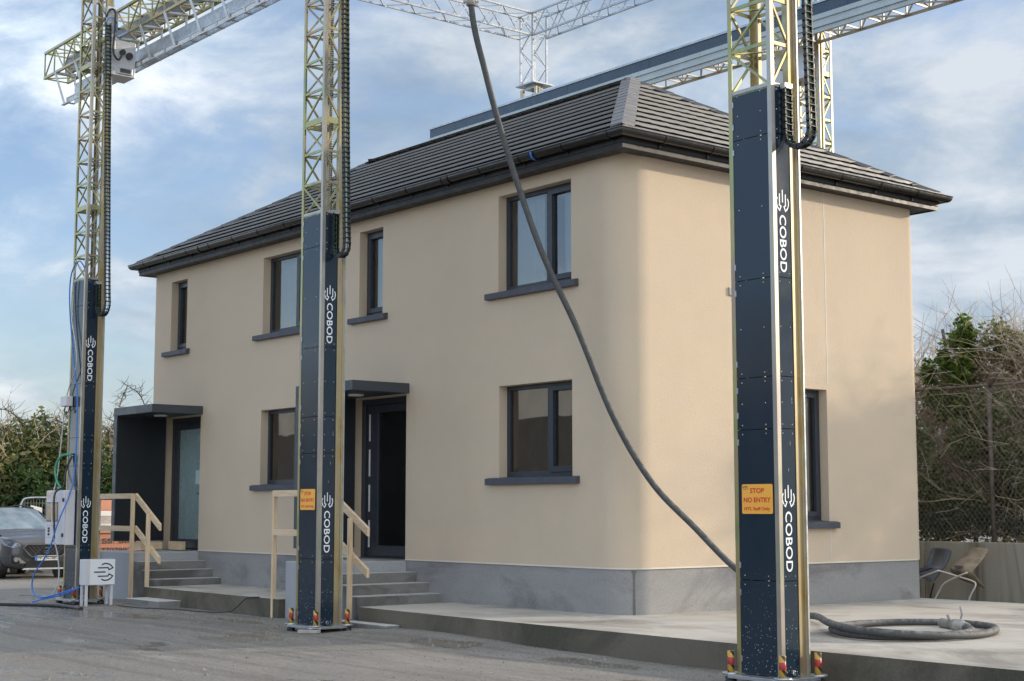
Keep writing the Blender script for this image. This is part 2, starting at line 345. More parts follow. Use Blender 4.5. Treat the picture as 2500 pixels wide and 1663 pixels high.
# ------------------------------------------------------------------ world
SUN=V((math.cos(R(67))*math.cos(R(14)), math.sin(R(67))*math.cos(R(14)), math.sin(R(14))))
w=bpy.data.worlds.new('World'); S.world=w; w.use_nodes=True; nt=w.node_tree
bg=nt.nodes['Background']; bg.inputs['Strength'].default_value=.1
sk=nd(nt,'ShaderNodeTexSky',sky_type='NISHITA'); sk.sun_disc=False; sk.sun_elevation=R(14); sk.sun_rotation=R(23); sk.air_density=1.0; sk.dust_density=.6; sk.ozone_density=1.6
tc=nd(nt,'ShaderNodeTexCoord'); sx=nd(nt,'ShaderNodeSeparateXYZ'); nt.links.new(tc.outputs['Generated'],sx.inputs[0])
zz=mth(nt,'ADD',mth(nt,'MAXIMUM',sx.outputs[2],0.0),.42)
cb=nd(nt,'ShaderNodeCombineXYZ'); nt.links.new(mth(nt,'DIVIDE',sx.outputs[0],zz),cb.inputs[0]); nt.links.new(mth(nt,'DIVIDE',sx.outputs[1],zz),cb.inputs[1]); nt.links.new(mth(nt,'MULTIPLY',sx.outputs[2],1.6),cb.inputs[2])
mp=nd(nt,'ShaderNodeMapping'); mp.inputs['Scale'].default_value=(1.5,1.5,1.5); mp.inputs['Rotation'].default_value=(0,0,R(-20)); mp.inputs['Location'].default_value=(2.3,.9,0)
nt.links.new(cb.outputs[0],mp.inputs[0])
n1=nz(nt,mp.outputs[0],3.8,9,.60,.4); n2=nz(nt,mp.outputs[0],.9,3,.5,.3)
cl=mth(nt,'ADD',mth(nt,'MULTIPLY',n1,.6),mth(nt,'MULTIPLY',n2,.4))
# thinner cloud to the left of the view, thicker toward the sun side
dt=nd(nt,'ShaderNodeVectorMath',operation='DOT_PRODUCT'); nt.links.new(tc.outputs['Generated'],dt.inputs[0]); dt.inputs[1].default_value=(.62,.78,.0)
cl=mth(nt,'ADD',cl,mth(nt,'MULTIPLY',mth(nt,'SUBTRACT',dt.outputs['Value'],-.05),.14))
mask=ramp(nt,cl,[(.38,.05),(.46,.36),(.53,.72),(.61,.96)])
hz=ramp(nt,sx.outputs[2],[(.0,.96),(.05,.62),(.14,.0)])
mask=mth(nt,'MAXIMUM',mask,hz)
shade=ramp(nt,mth(nt,'ADD',mth(nt,'MULTIPLY',nz(nt,mp.outputs[0],3.4,7,.6,.3),.5),mth(nt,'MULTIPLY',cl,.5)),[(.40,(3.1,4.0,5.0)),(.50,(4.6,5.4,6.2)),(.61,(7.6,7.85,8.1))])
# unseen sky overhead and behind the viewer brightened, added fill for the shaded front
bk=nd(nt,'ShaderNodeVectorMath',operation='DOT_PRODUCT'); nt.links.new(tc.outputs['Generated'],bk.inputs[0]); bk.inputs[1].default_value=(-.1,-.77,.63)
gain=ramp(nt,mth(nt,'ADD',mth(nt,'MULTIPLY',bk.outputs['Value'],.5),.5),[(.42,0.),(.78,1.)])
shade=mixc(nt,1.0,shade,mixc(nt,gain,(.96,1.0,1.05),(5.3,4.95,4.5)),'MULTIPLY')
skc=mixc(nt,1.0,sk.outputs[0],(2.0,1.95,2.2),'MULTIPLY')
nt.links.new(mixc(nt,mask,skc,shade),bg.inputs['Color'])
sl=bpy.data.lights.new('sun','SUN'); sl.energy=4.3; sl.angle=R(1.3); sl.color=(1,.86,.68)
so=bpy.data.objects.new('sun',sl); COL.objects.link(so); so.rotation_euler=(-SUN).to_track_quat('-Z','Y').to_euler(); so.location=(20,30,20)
S.view_settings.view_transform='Standard'; S.view_settings.look='None'; S.view_settings.exposure=0.0; S.view_settings.gamma=1
GZ=-.25
# ------------------------------------------------------------------ ground
def gh(x,y):
    h=GZ+.07*math.exp(-((x+1.6)/1.7)**2)*max(0,1-abs(y+1.55)/1.0)
    if abs(x)<30 and abs(y)<30:
        h+=.012*mnoise.noise(V((x*.8,y*.8,0)))+.006*mnoise.noise(V((x*2.7,y*2.7,3)))
    return h
def axis(fine0,fine1,step,far):
    a=[fine0+i*step for i in range(int((fine1-fine0)/step)+1)]
    k=step
    while a[-1]<far: k*=1.6; a.append(a[-1]+k)
    k=step
    while a[0]>-far: k*=1.6; a.insert(0,a[0]-k)
    return a
g=MB(); xs=axis(-22,9,.2,900); ys=axis(-9,9,.2,900)
g.grid([[(x,y,gh(x,y)) for x in xs] for y in ys]); tag(g.build('ground',M['yard']),kind='structure')
sb=MB()
def slab(pts, z0=-.4):
    n=len(pts); a=[V((x,y,0)) for x,y in pts]; bt=[V((x,y,z0)) for x,y in pts]
    sb.poly(a,0)
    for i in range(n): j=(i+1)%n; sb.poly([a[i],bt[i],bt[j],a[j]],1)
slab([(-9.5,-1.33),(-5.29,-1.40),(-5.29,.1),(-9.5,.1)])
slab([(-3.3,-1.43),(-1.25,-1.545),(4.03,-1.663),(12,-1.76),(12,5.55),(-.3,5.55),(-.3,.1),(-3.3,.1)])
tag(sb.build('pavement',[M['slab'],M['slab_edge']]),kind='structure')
# scattered grit and a few small stones on the yard
gm=MB()
for k in range(7000):
    x=random.uniform(-12,9); y=random.uniform(-7,-1.5) if random.random()<.75 else random.uniform(-2.4,-1.5)
    z=gh(x,y); r_=random.uniform(.004,.015)*(2.2 if random.random()<.05 else 1); a=random.random()*6.28
    p=[V((x+math.cos(a+t)*r_*random.uniform(.6,1.2),y+math.sin(a+t)*r_*random.uniform(.6,1.2),z-.002)) for t in (0,1.6,3.1,4.7)]
    top=V((x,y,z+r_*.7)); gm.add(p+[top],[(0,1,4),(1,2,4),(2,3,4),(3,0,4)])
tag(gm.build('gravel',mat('grit',(.09,.08,.07),.9,var=.5,vs=9,col2=(.30,.27,.235))),'loose grit and small stones strewn over the wet yard','gravel',kind='stuff')
# ------------------------------------------------------------------ house
LX,LY,ZP,ZS,OV,RC=12.10,5.53,.52,5.33,.227,.40
house=thing('house','two storey beige rendered house with dark hipped tiled roof and grey plinth','house',(0,0,0))
DEP=.13
FO=[(-2.335,-.925,3.94,5.178),(-2.32,-.92,1.59,2.74),(-5.548,-4.95,3.933,5.168),(-8.305,-6.905,3.93,5.147),(-11.488,-10.895,3.92,5.13),(-8.305,-6.905,1.575,2.735),
    (-11.63,-10.305,ZP-.02,2.755),(-5.672,-4.35,ZP-.02,2.755)]
GO=[(2.5,3.56,1.045,2.73)]
def wallplane(mb, P, u0,u1,z0,z1, ops, dep):
    us=sorted(set([u0,u1]+[o[0] for o in ops]+[o[1] for o in ops])); zs=sorted(set([z0,z1]+[min(max(o[2],z0),z1) for o in ops]+[o[3] for o in ops]))
    for i in range(len(us)-1):
        for j in range(len(zs)-1):
            uc=(us[i]+us[i+1])/2; zc=(zs[j]+zs[j+1])/2
            if any(o[0]<uc<o[1] and o[2]<zc<o[3] for o in ops): continue
            mb.poly([P(us[i],0,zs[j]),P(us[i+1],0,zs[j]),P(us[i+1],0,zs[j+1]),P(us[i],0,zs[j+1])])
    for a,b_,c_,d in ops:
        c_=max(c_,z0)
        mb.poly([P(a,0,c_),P(a,0,d),P(a,dep,d),P(a,dep,c_)]); mb.poly([P(b_,0,c_),P(b_,dep,c_),P(b_,dep,d),P(b_,0,d)])
        mb.poly([P(a,0,d),P(b_,0,d),P(b_,dep,d),P(a,dep,d)]); mb.poly([P(a,0,c_),P(a,dep,c_),P(b_,dep,c_),P(b_,0,c_)])
PF=lambda u,d,z: V((u,d,z)); PG=lambda u,d,z: V((-d,u,z))
wm=MB(); ZW=ZS+.06
wallplane(wm,PF,-LX,-RC,ZP,ZW,FO,DEP+.08); wallplane(wm,PG,RC,LY-.15,ZP,ZW,GO,DEP+.08)
def arc(cx_,cy_,r_,a0,a1,n): return [(cx_+r_*math.cos(a0+(a1-a0)*i/n),cy_+r_*math.sin(a0+(a1-a0)*i/n)) for i in range(n+1)]
def vstrip(mb,pts,z0,z1,sm=True): mb.grid([[(x,y,z0) for x,y in pts],[(x,y,z1) for x,y in pts]],0,sm)
vstrip(wm,arc(-RC,RC,RC,-math.pi/2,0,20),ZP,ZW); vstrip(wm,arc(-.15,LY-.15,.15,0,math.pi/2,8),ZP,ZW)
vstrip(wm,[(-.15,LY),(-LX,LY),(-LX,0)],ZP,ZW,False)
wm.build('wall',M['wall'],house)
pm=MB(); i_=.012
out=[(-LX+i_,i_)]+arc(-RC,RC,RC-i_,-math.pi/2,0,20)+arc(-.15,LY-.15,.15-i_,0,math.pi/2,8)+[(-LX+i_,LY-i_),(-LX+i_,i_)]
vstrip(pm,out,-.4,ZP+.002); pm.poly([V((x,y,ZP)) for x,y in out[:-1]]); pm.build('plinth',M['plinth'],house)
jm=MB(); 
jm.add([V((-.235,.105,.0)),V((-.185,.13,.0)),V((-.19,.12,ZP-.03)),V((-.225,.10,ZP-.03))],[(0,1,2,3)])
bm_=MB(); o_=.005
for (seg0,seg1) in ((-LX,-11.63),(-10.305,-5.672),(-4.35,-RC)): bm_.box(seg0,seg1,-o_,.03,ZP-.006,ZP+.012)
bo=arc(-RC,RC,RC+o_,-math.pi/2,0,20); bm_.grid([[(x,y,ZP-.006) for x,y in bo],[(x,y,ZP+.012) for x,y in bo]]); bm_.box(-.03,o_,RC,LY-.15,ZP-.006,ZP+.012)
bm_.build('render_bead',M['bead'],house)
for z0,z1 in ((2.80,ZS),(ZP+.02,.93)):
    jt=MB(); jt.box(-.02,.003,3.575,3.587,z0,z1); jt.build('movement_joint',bpy.data.materials.get('joint_mastic') or mat('joint_mastic',(.60,.57,.52),.6,var=.05),house)
vt=MB(); vt.box(0,.02,1.74,1.86,3.80,3.90)
for k in range(4): vt.box(.02,.026,1.745,1.855,3.81+k*.022,3.82+k*.022)
vt.build('wall_vent',mat('vent_grey',(.30,.29,.28),.5),house,.004)
# stain where water ran down the plinth corner
st=MB(); a0=-math.pi/2+.98
def cp(a,z,off=.001): r_=RC-i_+off; return V((-RC+r_*math.cos(a),RC+r_*math.sin(a),z))
def strip(a_c, prof):
    for (z0,w0),(z1,w1) in zip(prof,prof[1:]): st.poly([cp(a_c-w0,z0,.004),cp(a_c+w0,z0,.004),cp(a_c+w1,z1,.004),cp(a_c-w1,z1,.004)])
strip(a0,[(ZP-.02,.09),(ZP-.07,.035),(ZP-.2,.03),(.0,.045)])
st.build('damp_stain',concrete('damp_stain',(.10,.095,.08),(.17,.165,.145),(.06,.055,.045),.6,(3,3,.6)),house)
# window / door builder: local frame a=along, d=inward, z
def window(name, o, P, layout, curtain=None, sill=True, panemat='glass', blind=None):
    a,b_,z0,z1=o; fm=MB(); y0,y1=DEP,DEP+.07; F=.055
    def bx(mb,u0,u1,d0,d1,zz0,zz1,mi=0):
        p=P(u0,d0,zz0); q=P(u1,d1,zz1); mb.box(p.x,q.x,p.y,q.y,p.z,q.z,mi)
    bx(fm,a,a+F,y0,y1,z0,z1); bx(fm,b_-F,b_,y0,y1,z0,z1); bx(fm,a+F,b_-F,y0,y1,z1-F,z1); bx(fm,a+F,b_-F,y0,y1,z0,z0+F+.02)
    if layout: mx=a+(b_-a)*layout; bx(fm,mx-.04,mx+.03,y0+.002,y1,z0+F+.02,z1-F)
    fr=fm.build(name,M['anth'],house,.004)
    cells=[(a+F,b_-F)] if not layout else [(a+F,mx-.04),(mx+.03,b_-F)]
    for k,(u0,u1) in enumerate(cells):
        zb,zt=z0+F+.02,z1-F
        if k==len(cells)-1:   # opening sash
            sm=MB(); f2=.05; d0=y0-.018
            bx(sm,u0-.012,u0+f2,d0,y1-.02,zb-.02,zt+.012); bx(sm,u1-f2,u1+.012,d0,y1-.02,zb-.02,zt+.012); bx(sm,u0+f2,u1-f2,d0,y1-.02,zt-f2,zt+.012); bx(sm,u0+f2,u1-f2,d0,y1-.02,zb-.02,zb+f2)
            sm.build('sash',M['anth'],fr,.004); u0+=f2;u1-=f2;zb+=f2;zt-=f2
        pm_=MB(); dd=y0+.03; pm_.poly([P(u0,dd,zb),P(u1,dd,zb),P(u1,dd,zt),P(u0,dd,zt)]); pm_.build('pane',M[panemat],fr)
    if sill:
        sm=MB(); e=.20
        sm.add([P(a-e,-.075,z0-.09),P(b_+e-.07,-.075,z0-.09),P(b_+e-.07,-.075,z0-.012),P(a-e,-.075,z0-.012),P(a-e,.02,z0-.09),P(b_+e-.07,.02,z0-.09),P(b_+e-.07,.02,z0+.004),P(a-e,.02,z0+.004)],
               [(0,1,2,3),(3,2,6,7),(4,7,6,5),(0,4,5,1),(0,3,7,4),(1,5,6,2)])
        sm.add([P(a+.001,.019,z0+.003),P(b_-.001,.019,z0+.003),P(b_-.001,y0+.02,z0+.012),P(a+.001,y0+.02,z0+.012)],[(0,1,2,3)])
        sm.build('sill',M['sill'],fr,.006,fix=False)
    rm=MB(); D=y1+2.2; x0,x1=a-.25,b_+.25      # the room behind
    if curtain:
        cm=MB(); 
        for (u0,u1) in curtain:
            n=26; rows=[]
            for zz in (z0-.05,(z0+z1)/2,z1+.05): rows.append([P(u0+(u1-u0)*i/n,y1+.09+.025*math.sin(i*1.7+zz)+.012*math.sin(i*.9),zz) for i in range(n+1)])
            cm.grid(rows)
        cm.build('curtain',M['curtain'],fr)
    return fr
window('window',FO[0],PF,.595,[(FO[0][0]-.02,FO[0][0]+.62),(FO[0][1]-.42,FO[0][1]-.05)])
window('window',FO[1],PF,.595)
window('window',FO[2],PF,0,[(FO[2][0],FO[2][1])])
window('window',FO[3],PF,.595,[(FO[3][0]+.1,FO[3][1]-.2)])
window('window',FO[4],PF,0,[(FO[4][0],FO[4][1])])
window('window',FO[5],PF,.595)
window('window',GO[0],PG,.5)
# floors inside keep the rooms dark and separate
fl=MB(); fl.box(-LX+.05,-.5,.35,LY-.2,ZP+.02,ZP+.05); fl.box(-LX+.05,-.5,.35,LY-.2,2.95,3.2); 
for x in (-3.3,-6.2,-9.6): fl.box(x,x+.1,.35,LY-.2,ZP+.05,2.95); fl.box(x,x+.1,.35,LY-.2,3.2,ZW)
fl.build('interior_wall',M['room'],house)
# doors
def door(o, paint, open_look):
    a,b_,z0,z1=o; z0=ZP-.01; y0,y1=DEP+.02,DEP+.09; fm=MB(); F=.085
    fm.box(a,a+F,y0,y1,z0,z1); fm.box(b_-F,b_,y0,y1,z0,z1); fm.box(a+F,b_-F,y0,y1,z1-F,z1); fm.box(a+F,b_-F,y0,y1,z0,z0+.03)
    d=fm.build('door',M['anth'],house,.005)
    lm=MB(); u0,u1,zb,zt=a+F+.004,b_-F-.004,z0+.034,z1-F-.004; s_=.14; yy0,yy1=y0+.012,y1-.005
    if open_look: u0+=.17
    lm.box(u0,u0+s_,yy0,yy1,zb,zt); lm.box(u1-s_,u1,yy0,yy1,zb,zt); lm.box(u0+s_,u1-s_,yy0,yy1,zt-.11,zt); lm.box(u0+s_,u1-s_,yy0,yy1,zb,zb+.15)
    lf=lm.build('door_leaf',M['anth'],d,.005)
    pm_=MB(); pm_.poly([V((u0+s_,y0+.04,zb+.15)),V((u1-s_,y0+.04,zb+.15)),V((u1-s_,y0+.04,zt-.11)),V((u0+s_,y0+.04,zt-.11))]); pm_.build('glazing',M[paint],lf)
    if open_look:
        sm=MB(); sm.box(a+F+.004,u0-.004,y1-.03,y1,zb,zt); sm.build('side_panel',M['anth'],d)
        tm=MB()
        for k in range(4): tm.box(a+F+.05,a+F+.085,y1-.034,y1-.030,zb+.12+k*.5,zb+.5+k*.5)
        tm.build('protective_tape',M['offwhite'],d)
    else:
        hm=MB(); hx=u1-.08; hm.box(hx-.02,hx+.02,yy0-.012,yy0,1.33,1.52); hm.beam((hx,yy0-.05,1.46),(hx-.14,yy0-.05,1.46),.02); hm.cyl((hx,yy0-.05,1.46),.011,.05,8,0,(0,1,0)); hm.cyl((hx,yy0-.03,1.37),.012,.03,8,0,(0,1,0)); hm.box(hx-.012,hx+.012,yy0-.045,yy0-.04,1.28,1.34); hm.build('handle',M['chrome'],lf)
        pp=MB(); pp.poly([V((u1-s_-.27,y0+.036,1.62)),V((u1-s_-.06,y0+.036,1.62)),V((u1-s_-.06,y0+.036,1.85)),V((u1-s_-.27,y0+.036,1.85))]); pp.build('paper_notice',mat('paper',(.42,.55,.55),.7,var=.03),lf)
    return d
door(FO[6],'frost',False); door(FO[7],'darkglass',True)
# porches
for (x0,x1,yf) in ((-11.68,-10.23,-.92),(-5.72,-4.275,-.93)):
    p=MB(); p.box(x0,x1,yf,-.004,2.77,2.905); po=p.build('porch',M['canopy'],house,.006)
    s_=MB(); s_.box(x0,x0+.12,yf+.004,-.004,.66,2.768); s_.box(x0+.12,x0+.123,yf+.02,-.02,.68,2.75,1); s_.build('porch_side',[M['canopy'],M['side']],po)
    l=MB(); l.cyl((x1-.62,yf/2,2.745),.11,.024,24); l.build('porch_light',mat('light_fitting',(.75,.75,.74),.4,var=.02),po)
    b2=MB(); b2.box(x0+.3,x0+.34,-.03,-.004,ZP+.02,.64); 
tm=MB(); tm.box(-11.60,-11.2,-.6,-.2,.53,.64); tm.box(-11.2,-10.7,-.09,-.03,.52,.66)
tag(tm.build('timber_block',M['timber']),'pine offcut propped under the porch side panel by the left door','timber')
# roof
E_=.06; X0,X1,Y0,Y1=-LX-OV-E_,OV+E_,-OV-E_,LY+OV+E_; DD=(Y1-Y0)/2; ZE,ZR=5.475,7.245; SL=(ZR-ZE)/DD; NC=11
rf=MB()
def side(axis_):
    for i in range(NC):
        d0=i*DD/NC; d1=(i+1)*DD/NC
        if axis_ in 'fb': l0,l1=X0,X1
        else: l0,l1=Y0,Y1
        n=int((l1-l0-2*d0)/.06)+2
        def pt(u,d,z):
            if axis_=='f': return V((u,Y0+d,z))
            if axis_=='b': return V((l0+l1-u,Y1-d,z))
            if axis_=='r': return V((X1-d,u,z))
            return V((X0+d,l0+l1-u,z))
        A=[];B=[];C=[];N=[]
        for k in range(n+1):
            u=l0+d0+(l1-l0-2*d0)*k/n; u2=min(max(u,l0+d1),l1-d1)
            fr=(u/.30+.5*(i%2))%1; h=(.0 if axis_ in 'fb' else .012)*max(0,1-abs(fr-.25)/.2) 
            jt_=.0012*mnoise.noise(V((math.floor(u/.30)*1.7,i*3.1,5)))
            zz=lambda d,l: ZE+SL*d+l
            A.append(pt(u2,d0+.07,zz(d0+.10,.004))); N.append(pt(u,d0-.014,zz(d0-.014,.054+h*.5+jt_))); B.append(pt(u,d0-.012,zz(d0-.012,.084+h+jt_))); u3=min(max(u,l0+d1),l1-d1); C.append(pt(u3,d1+.11,zz(d1+.11,.003)))
        rf.grid([A,N],0,False); rf.grid([N,B],0,False); rf.grid([B,C],0,False)
for a in 'frbl': side(a)
roof=rf.build('roof',M['tile'],house)
def caps(name,p,q,nA,nB,wd,seg,lift,mt_):
    p=V(p); q=V(q); L=(q-p).length; n=max(1,int(L/seg)); c_=MB(); d=(q-p)/n; t=.016
    for k in range(n):
        a=p+d*k; b_=p+d*(k+1.06); l0=lift+.010; l1=lift
        u=V((0,0,1))
        for nn,flip in ((nA,1),(nB,-1)):
            s0=a+u*l0; s1=b_+u*l1; e0=s0+nn*wd; e1=s1+nn*wd
            c_.add([s0,e0,e1,s1,s0-u*t,e0-u*t*1.6],[(0,1,2,3) if flip>0 else (3,2,1,0),(0,4,5,1)])
    return c_.build(name,mt_,roof)
rz=lambda d: ZE+SL*d
def dn(v,drop): return V((v[0],v[1],-drop)).normalized()
px=X1-DD; pxl=X0+DD; ym=(Y0+Y1)/2
caps('hip_cap',(X1-.02,Y0+.02,rz(0)+.03),(px,ym,rz(DD)+.03),dn((-1,0),.0),dn((0,1),.0),.20,.30,.082,M['cap'])
caps('hip_cap',(X1-.02,Y1-.02,rz(0)),(px,ym,rz(DD)),dn((-1,0),.25),dn((0,-1),.25),.14,.33,.098,M['ridge'])
caps('hip_cap',(X0+.02,Y0+.02,rz(0)),(pxl,ym,rz(DD)),dn((1,0),.25),dn((0,1),.25),.14,.33,.098,M['ridge'])
caps('hip_cap',(X0+.02,Y1-.02,rz(0)),(pxl,ym,rz(DD)),dn((1,0),.25),dn((0,-1),.25),.14,.33,.098,M['ridge'])
caps('ridge_cap',(pxl-.1,ym,rz(DD)),(px+.02,ym,rz(DD)),dn((0,1),.5),dn((0,-1),.5),.15,.33,.088,M['ridge'])
def sweep(name, prof, mats, parent, closed=False, sm=False, bev=0):
    s_=MB(); rows=[]
    for off,z in prof: rows.append([V((-LX-OV-off,-OV-off,z)),V((OV+off,-OV-off,z)),V((OV+off,LY+OV+off,z)),V((-LX-OV-off,LY+OV+off,z))])
    s_.grid(rows,0,sm,True); return s_.build(name,mats,parent,bev,True)
sweep('fascia',[(-OV-.02,ZS),(-.02,ZS),(-.02,ZS-.012),(.0,ZS-.012),(.0,ZS+.05),(.012,ZS+.05),(.012,ZS+.10),(.004,ZS+.105),(.004,ZS+.16),(-.05,ZS+.16)],M['fascia'],house)
sf=MB(); 
sweep('soffit',[(-OV-.05,ZS+.012),(-.021,ZS+.002)],M['soffit'],house)
gz=5.500; gr=.064; prof=[(.02,gz+.004)]+[(.02+gr-gr*math.cos(math.pi*k/12), gz-gr*1.15*math.sin(math.pi*k/12)) for k in range(1,12)]+[(.02+2*gr,gz),(.02+2*gr+.008,gz+.006),(.02+2*gr+.006,gz+.014),(.02+2*gr-.006,gz+.004)]+[(.02+gr+(gr-.006)*math.cos(math.pi*k/8), gz-(gr-.006)*1.12*math.sin(math.pi*k/8)) for k in range(1,8)]
gut=sweep('gutter',prof,M['black_pvc'],house,sm=False)
def brk(x,y,nx,ny,wd=.03,big=0):
    bmb=MB(); pts=[(.012,gz+.01)]+[(.02+gr-(gr+.008+big)*math.cos(math.pi*k/10), gz-(gr*1.15+.009+big)*math.sin(math.pi*k/10)) for k in range(11)]
    t=V((-ny,nx,0)); rows=[[V((x,y,z))+V((nx,ny,0))*o for o,z in pts]]
    a=[p-t*wd/2 for p in rows[0]]; b_=[p+t*wd/2 for p in rows[0]]
    bmb.grid([a,b_],0,False); return bmb
x=-LX+.2; k=0
while x<OV-.1:
    b_=brk(x,-OV,0,-1)
    b_.box(x-.016,x+.016,-OV-.03,-OV+.003,gz-.10,gz-.02); b_.build('gutter_bracket',M['black_pvc'],gut); x+=.80
y=.35
while y<LY+OV:
    b_=brk(OV,y,1,0); b_.box(OV-.003,OV+.03,y-.016,y+.016,gz-.12,gz-.02); b_.build('gutter_bracket',M['black_pvc'],gut); y+=.80
for x in (-9.9,-6.6,-3.0): brk(x,-OV,0,-1,.12,.003).build('gutter_joint',M['black_pvc'],gut)
tb=brk(-1.22,-OV,0,-1,.035,.012); tb.build('blue_tape',M['blue'],gut)
# ------------------------------------------------------------------ steps, slab blocks
for nm,xs_,x0,yo,lab in (('concrete_steps',(-10.31,-10.05,-9.8,-9.52),-11.75,-1.13,'grey concrete steps climbing to the frosted glass door, behind the cabinet tower'),
                     ('concrete_steps',(-4.346,-4.1,-3.82,-3.55),-5.29,-1.30,'grey concrete steps climbing to the dark open door, behind the middle tower')):
    t=thing(nm,lab,'steps',(x0,yo,GZ),'concrete steps up to the house doors')
    q=MB(); zs=(.505,.367,.235,.105); xp=x0
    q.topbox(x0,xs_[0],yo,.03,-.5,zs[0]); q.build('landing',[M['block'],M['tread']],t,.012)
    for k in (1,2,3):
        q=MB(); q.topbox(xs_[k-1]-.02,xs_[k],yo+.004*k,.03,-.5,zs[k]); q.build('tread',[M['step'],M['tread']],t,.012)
    if xs_[0]>-6:
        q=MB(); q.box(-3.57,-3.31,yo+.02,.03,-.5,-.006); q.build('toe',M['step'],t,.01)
def block(lab,x0,x1,y0,y1,z1):
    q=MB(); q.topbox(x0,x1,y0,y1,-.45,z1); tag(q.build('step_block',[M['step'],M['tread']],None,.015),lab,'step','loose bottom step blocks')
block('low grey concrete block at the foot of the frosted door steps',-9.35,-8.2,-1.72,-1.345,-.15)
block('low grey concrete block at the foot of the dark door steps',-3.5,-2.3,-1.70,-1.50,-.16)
# railings
def railing(lab,y,xa,xb,xc,zc,zfoot_c,slope_end,z1):
    t=thing('timber_railing',lab,'railing',(xa,y,GZ),'pine handrails beside the steps')
    P=lambda x,zb,zt:(MB().box(x-.0225,x+.0225,y-.03,y+.03,zb,zt)).build('post',M['timberz'],t,.003)
    P(xa,GZ-.02,1.45); P(xb,GZ-.02,1.445); P(xc,zfoot_c,zc)
    yr=y-.05
    for (za,zb) in ((1.365,1.45),(.845,.93)):
        q=MB(); q.box(xa-.022 if za>1 else xa+.023,xb+.03 if za>1 else xb-.023,y-.030-.001*(za<1),y+.01,za,zb); q=q
        if za>1: 
            q=MB(); q.box(xa+.023,xb-.023,y-.031,y+.012,za,zb)
        q.build('rail',M['timber'],t,.003)
    for (za,ze) in ((1.40,.915),(.885,.405)):
        xs0=xb+.02; q=MB(); yb0,yb1=y+.031,y+.071
        h=.045/math.cos(math.atan(.63)); xe=slope_end
        q.prism([V((xs0,yb0,za+h)),V((xs0,yb0,za-h)),V((xe,yb0,ze-h)),V((xe,yb0,ze+h))],(0,yb1-yb0,0))
        q.build('sloping_rail',M['timber'],t,.003,True)
    return t
railing('pale pine handrail by the frosted door steps, beside the orange skip',-1.2,-11.55,-10.25,-9.675,1.125,-.16,-9.35,0)
railing('pale pine handrail by the dark door steps, half hidden by the middle tower',-1.38,-5.46,-4.15,-3.59,1.085,-.17,-3.25,0)
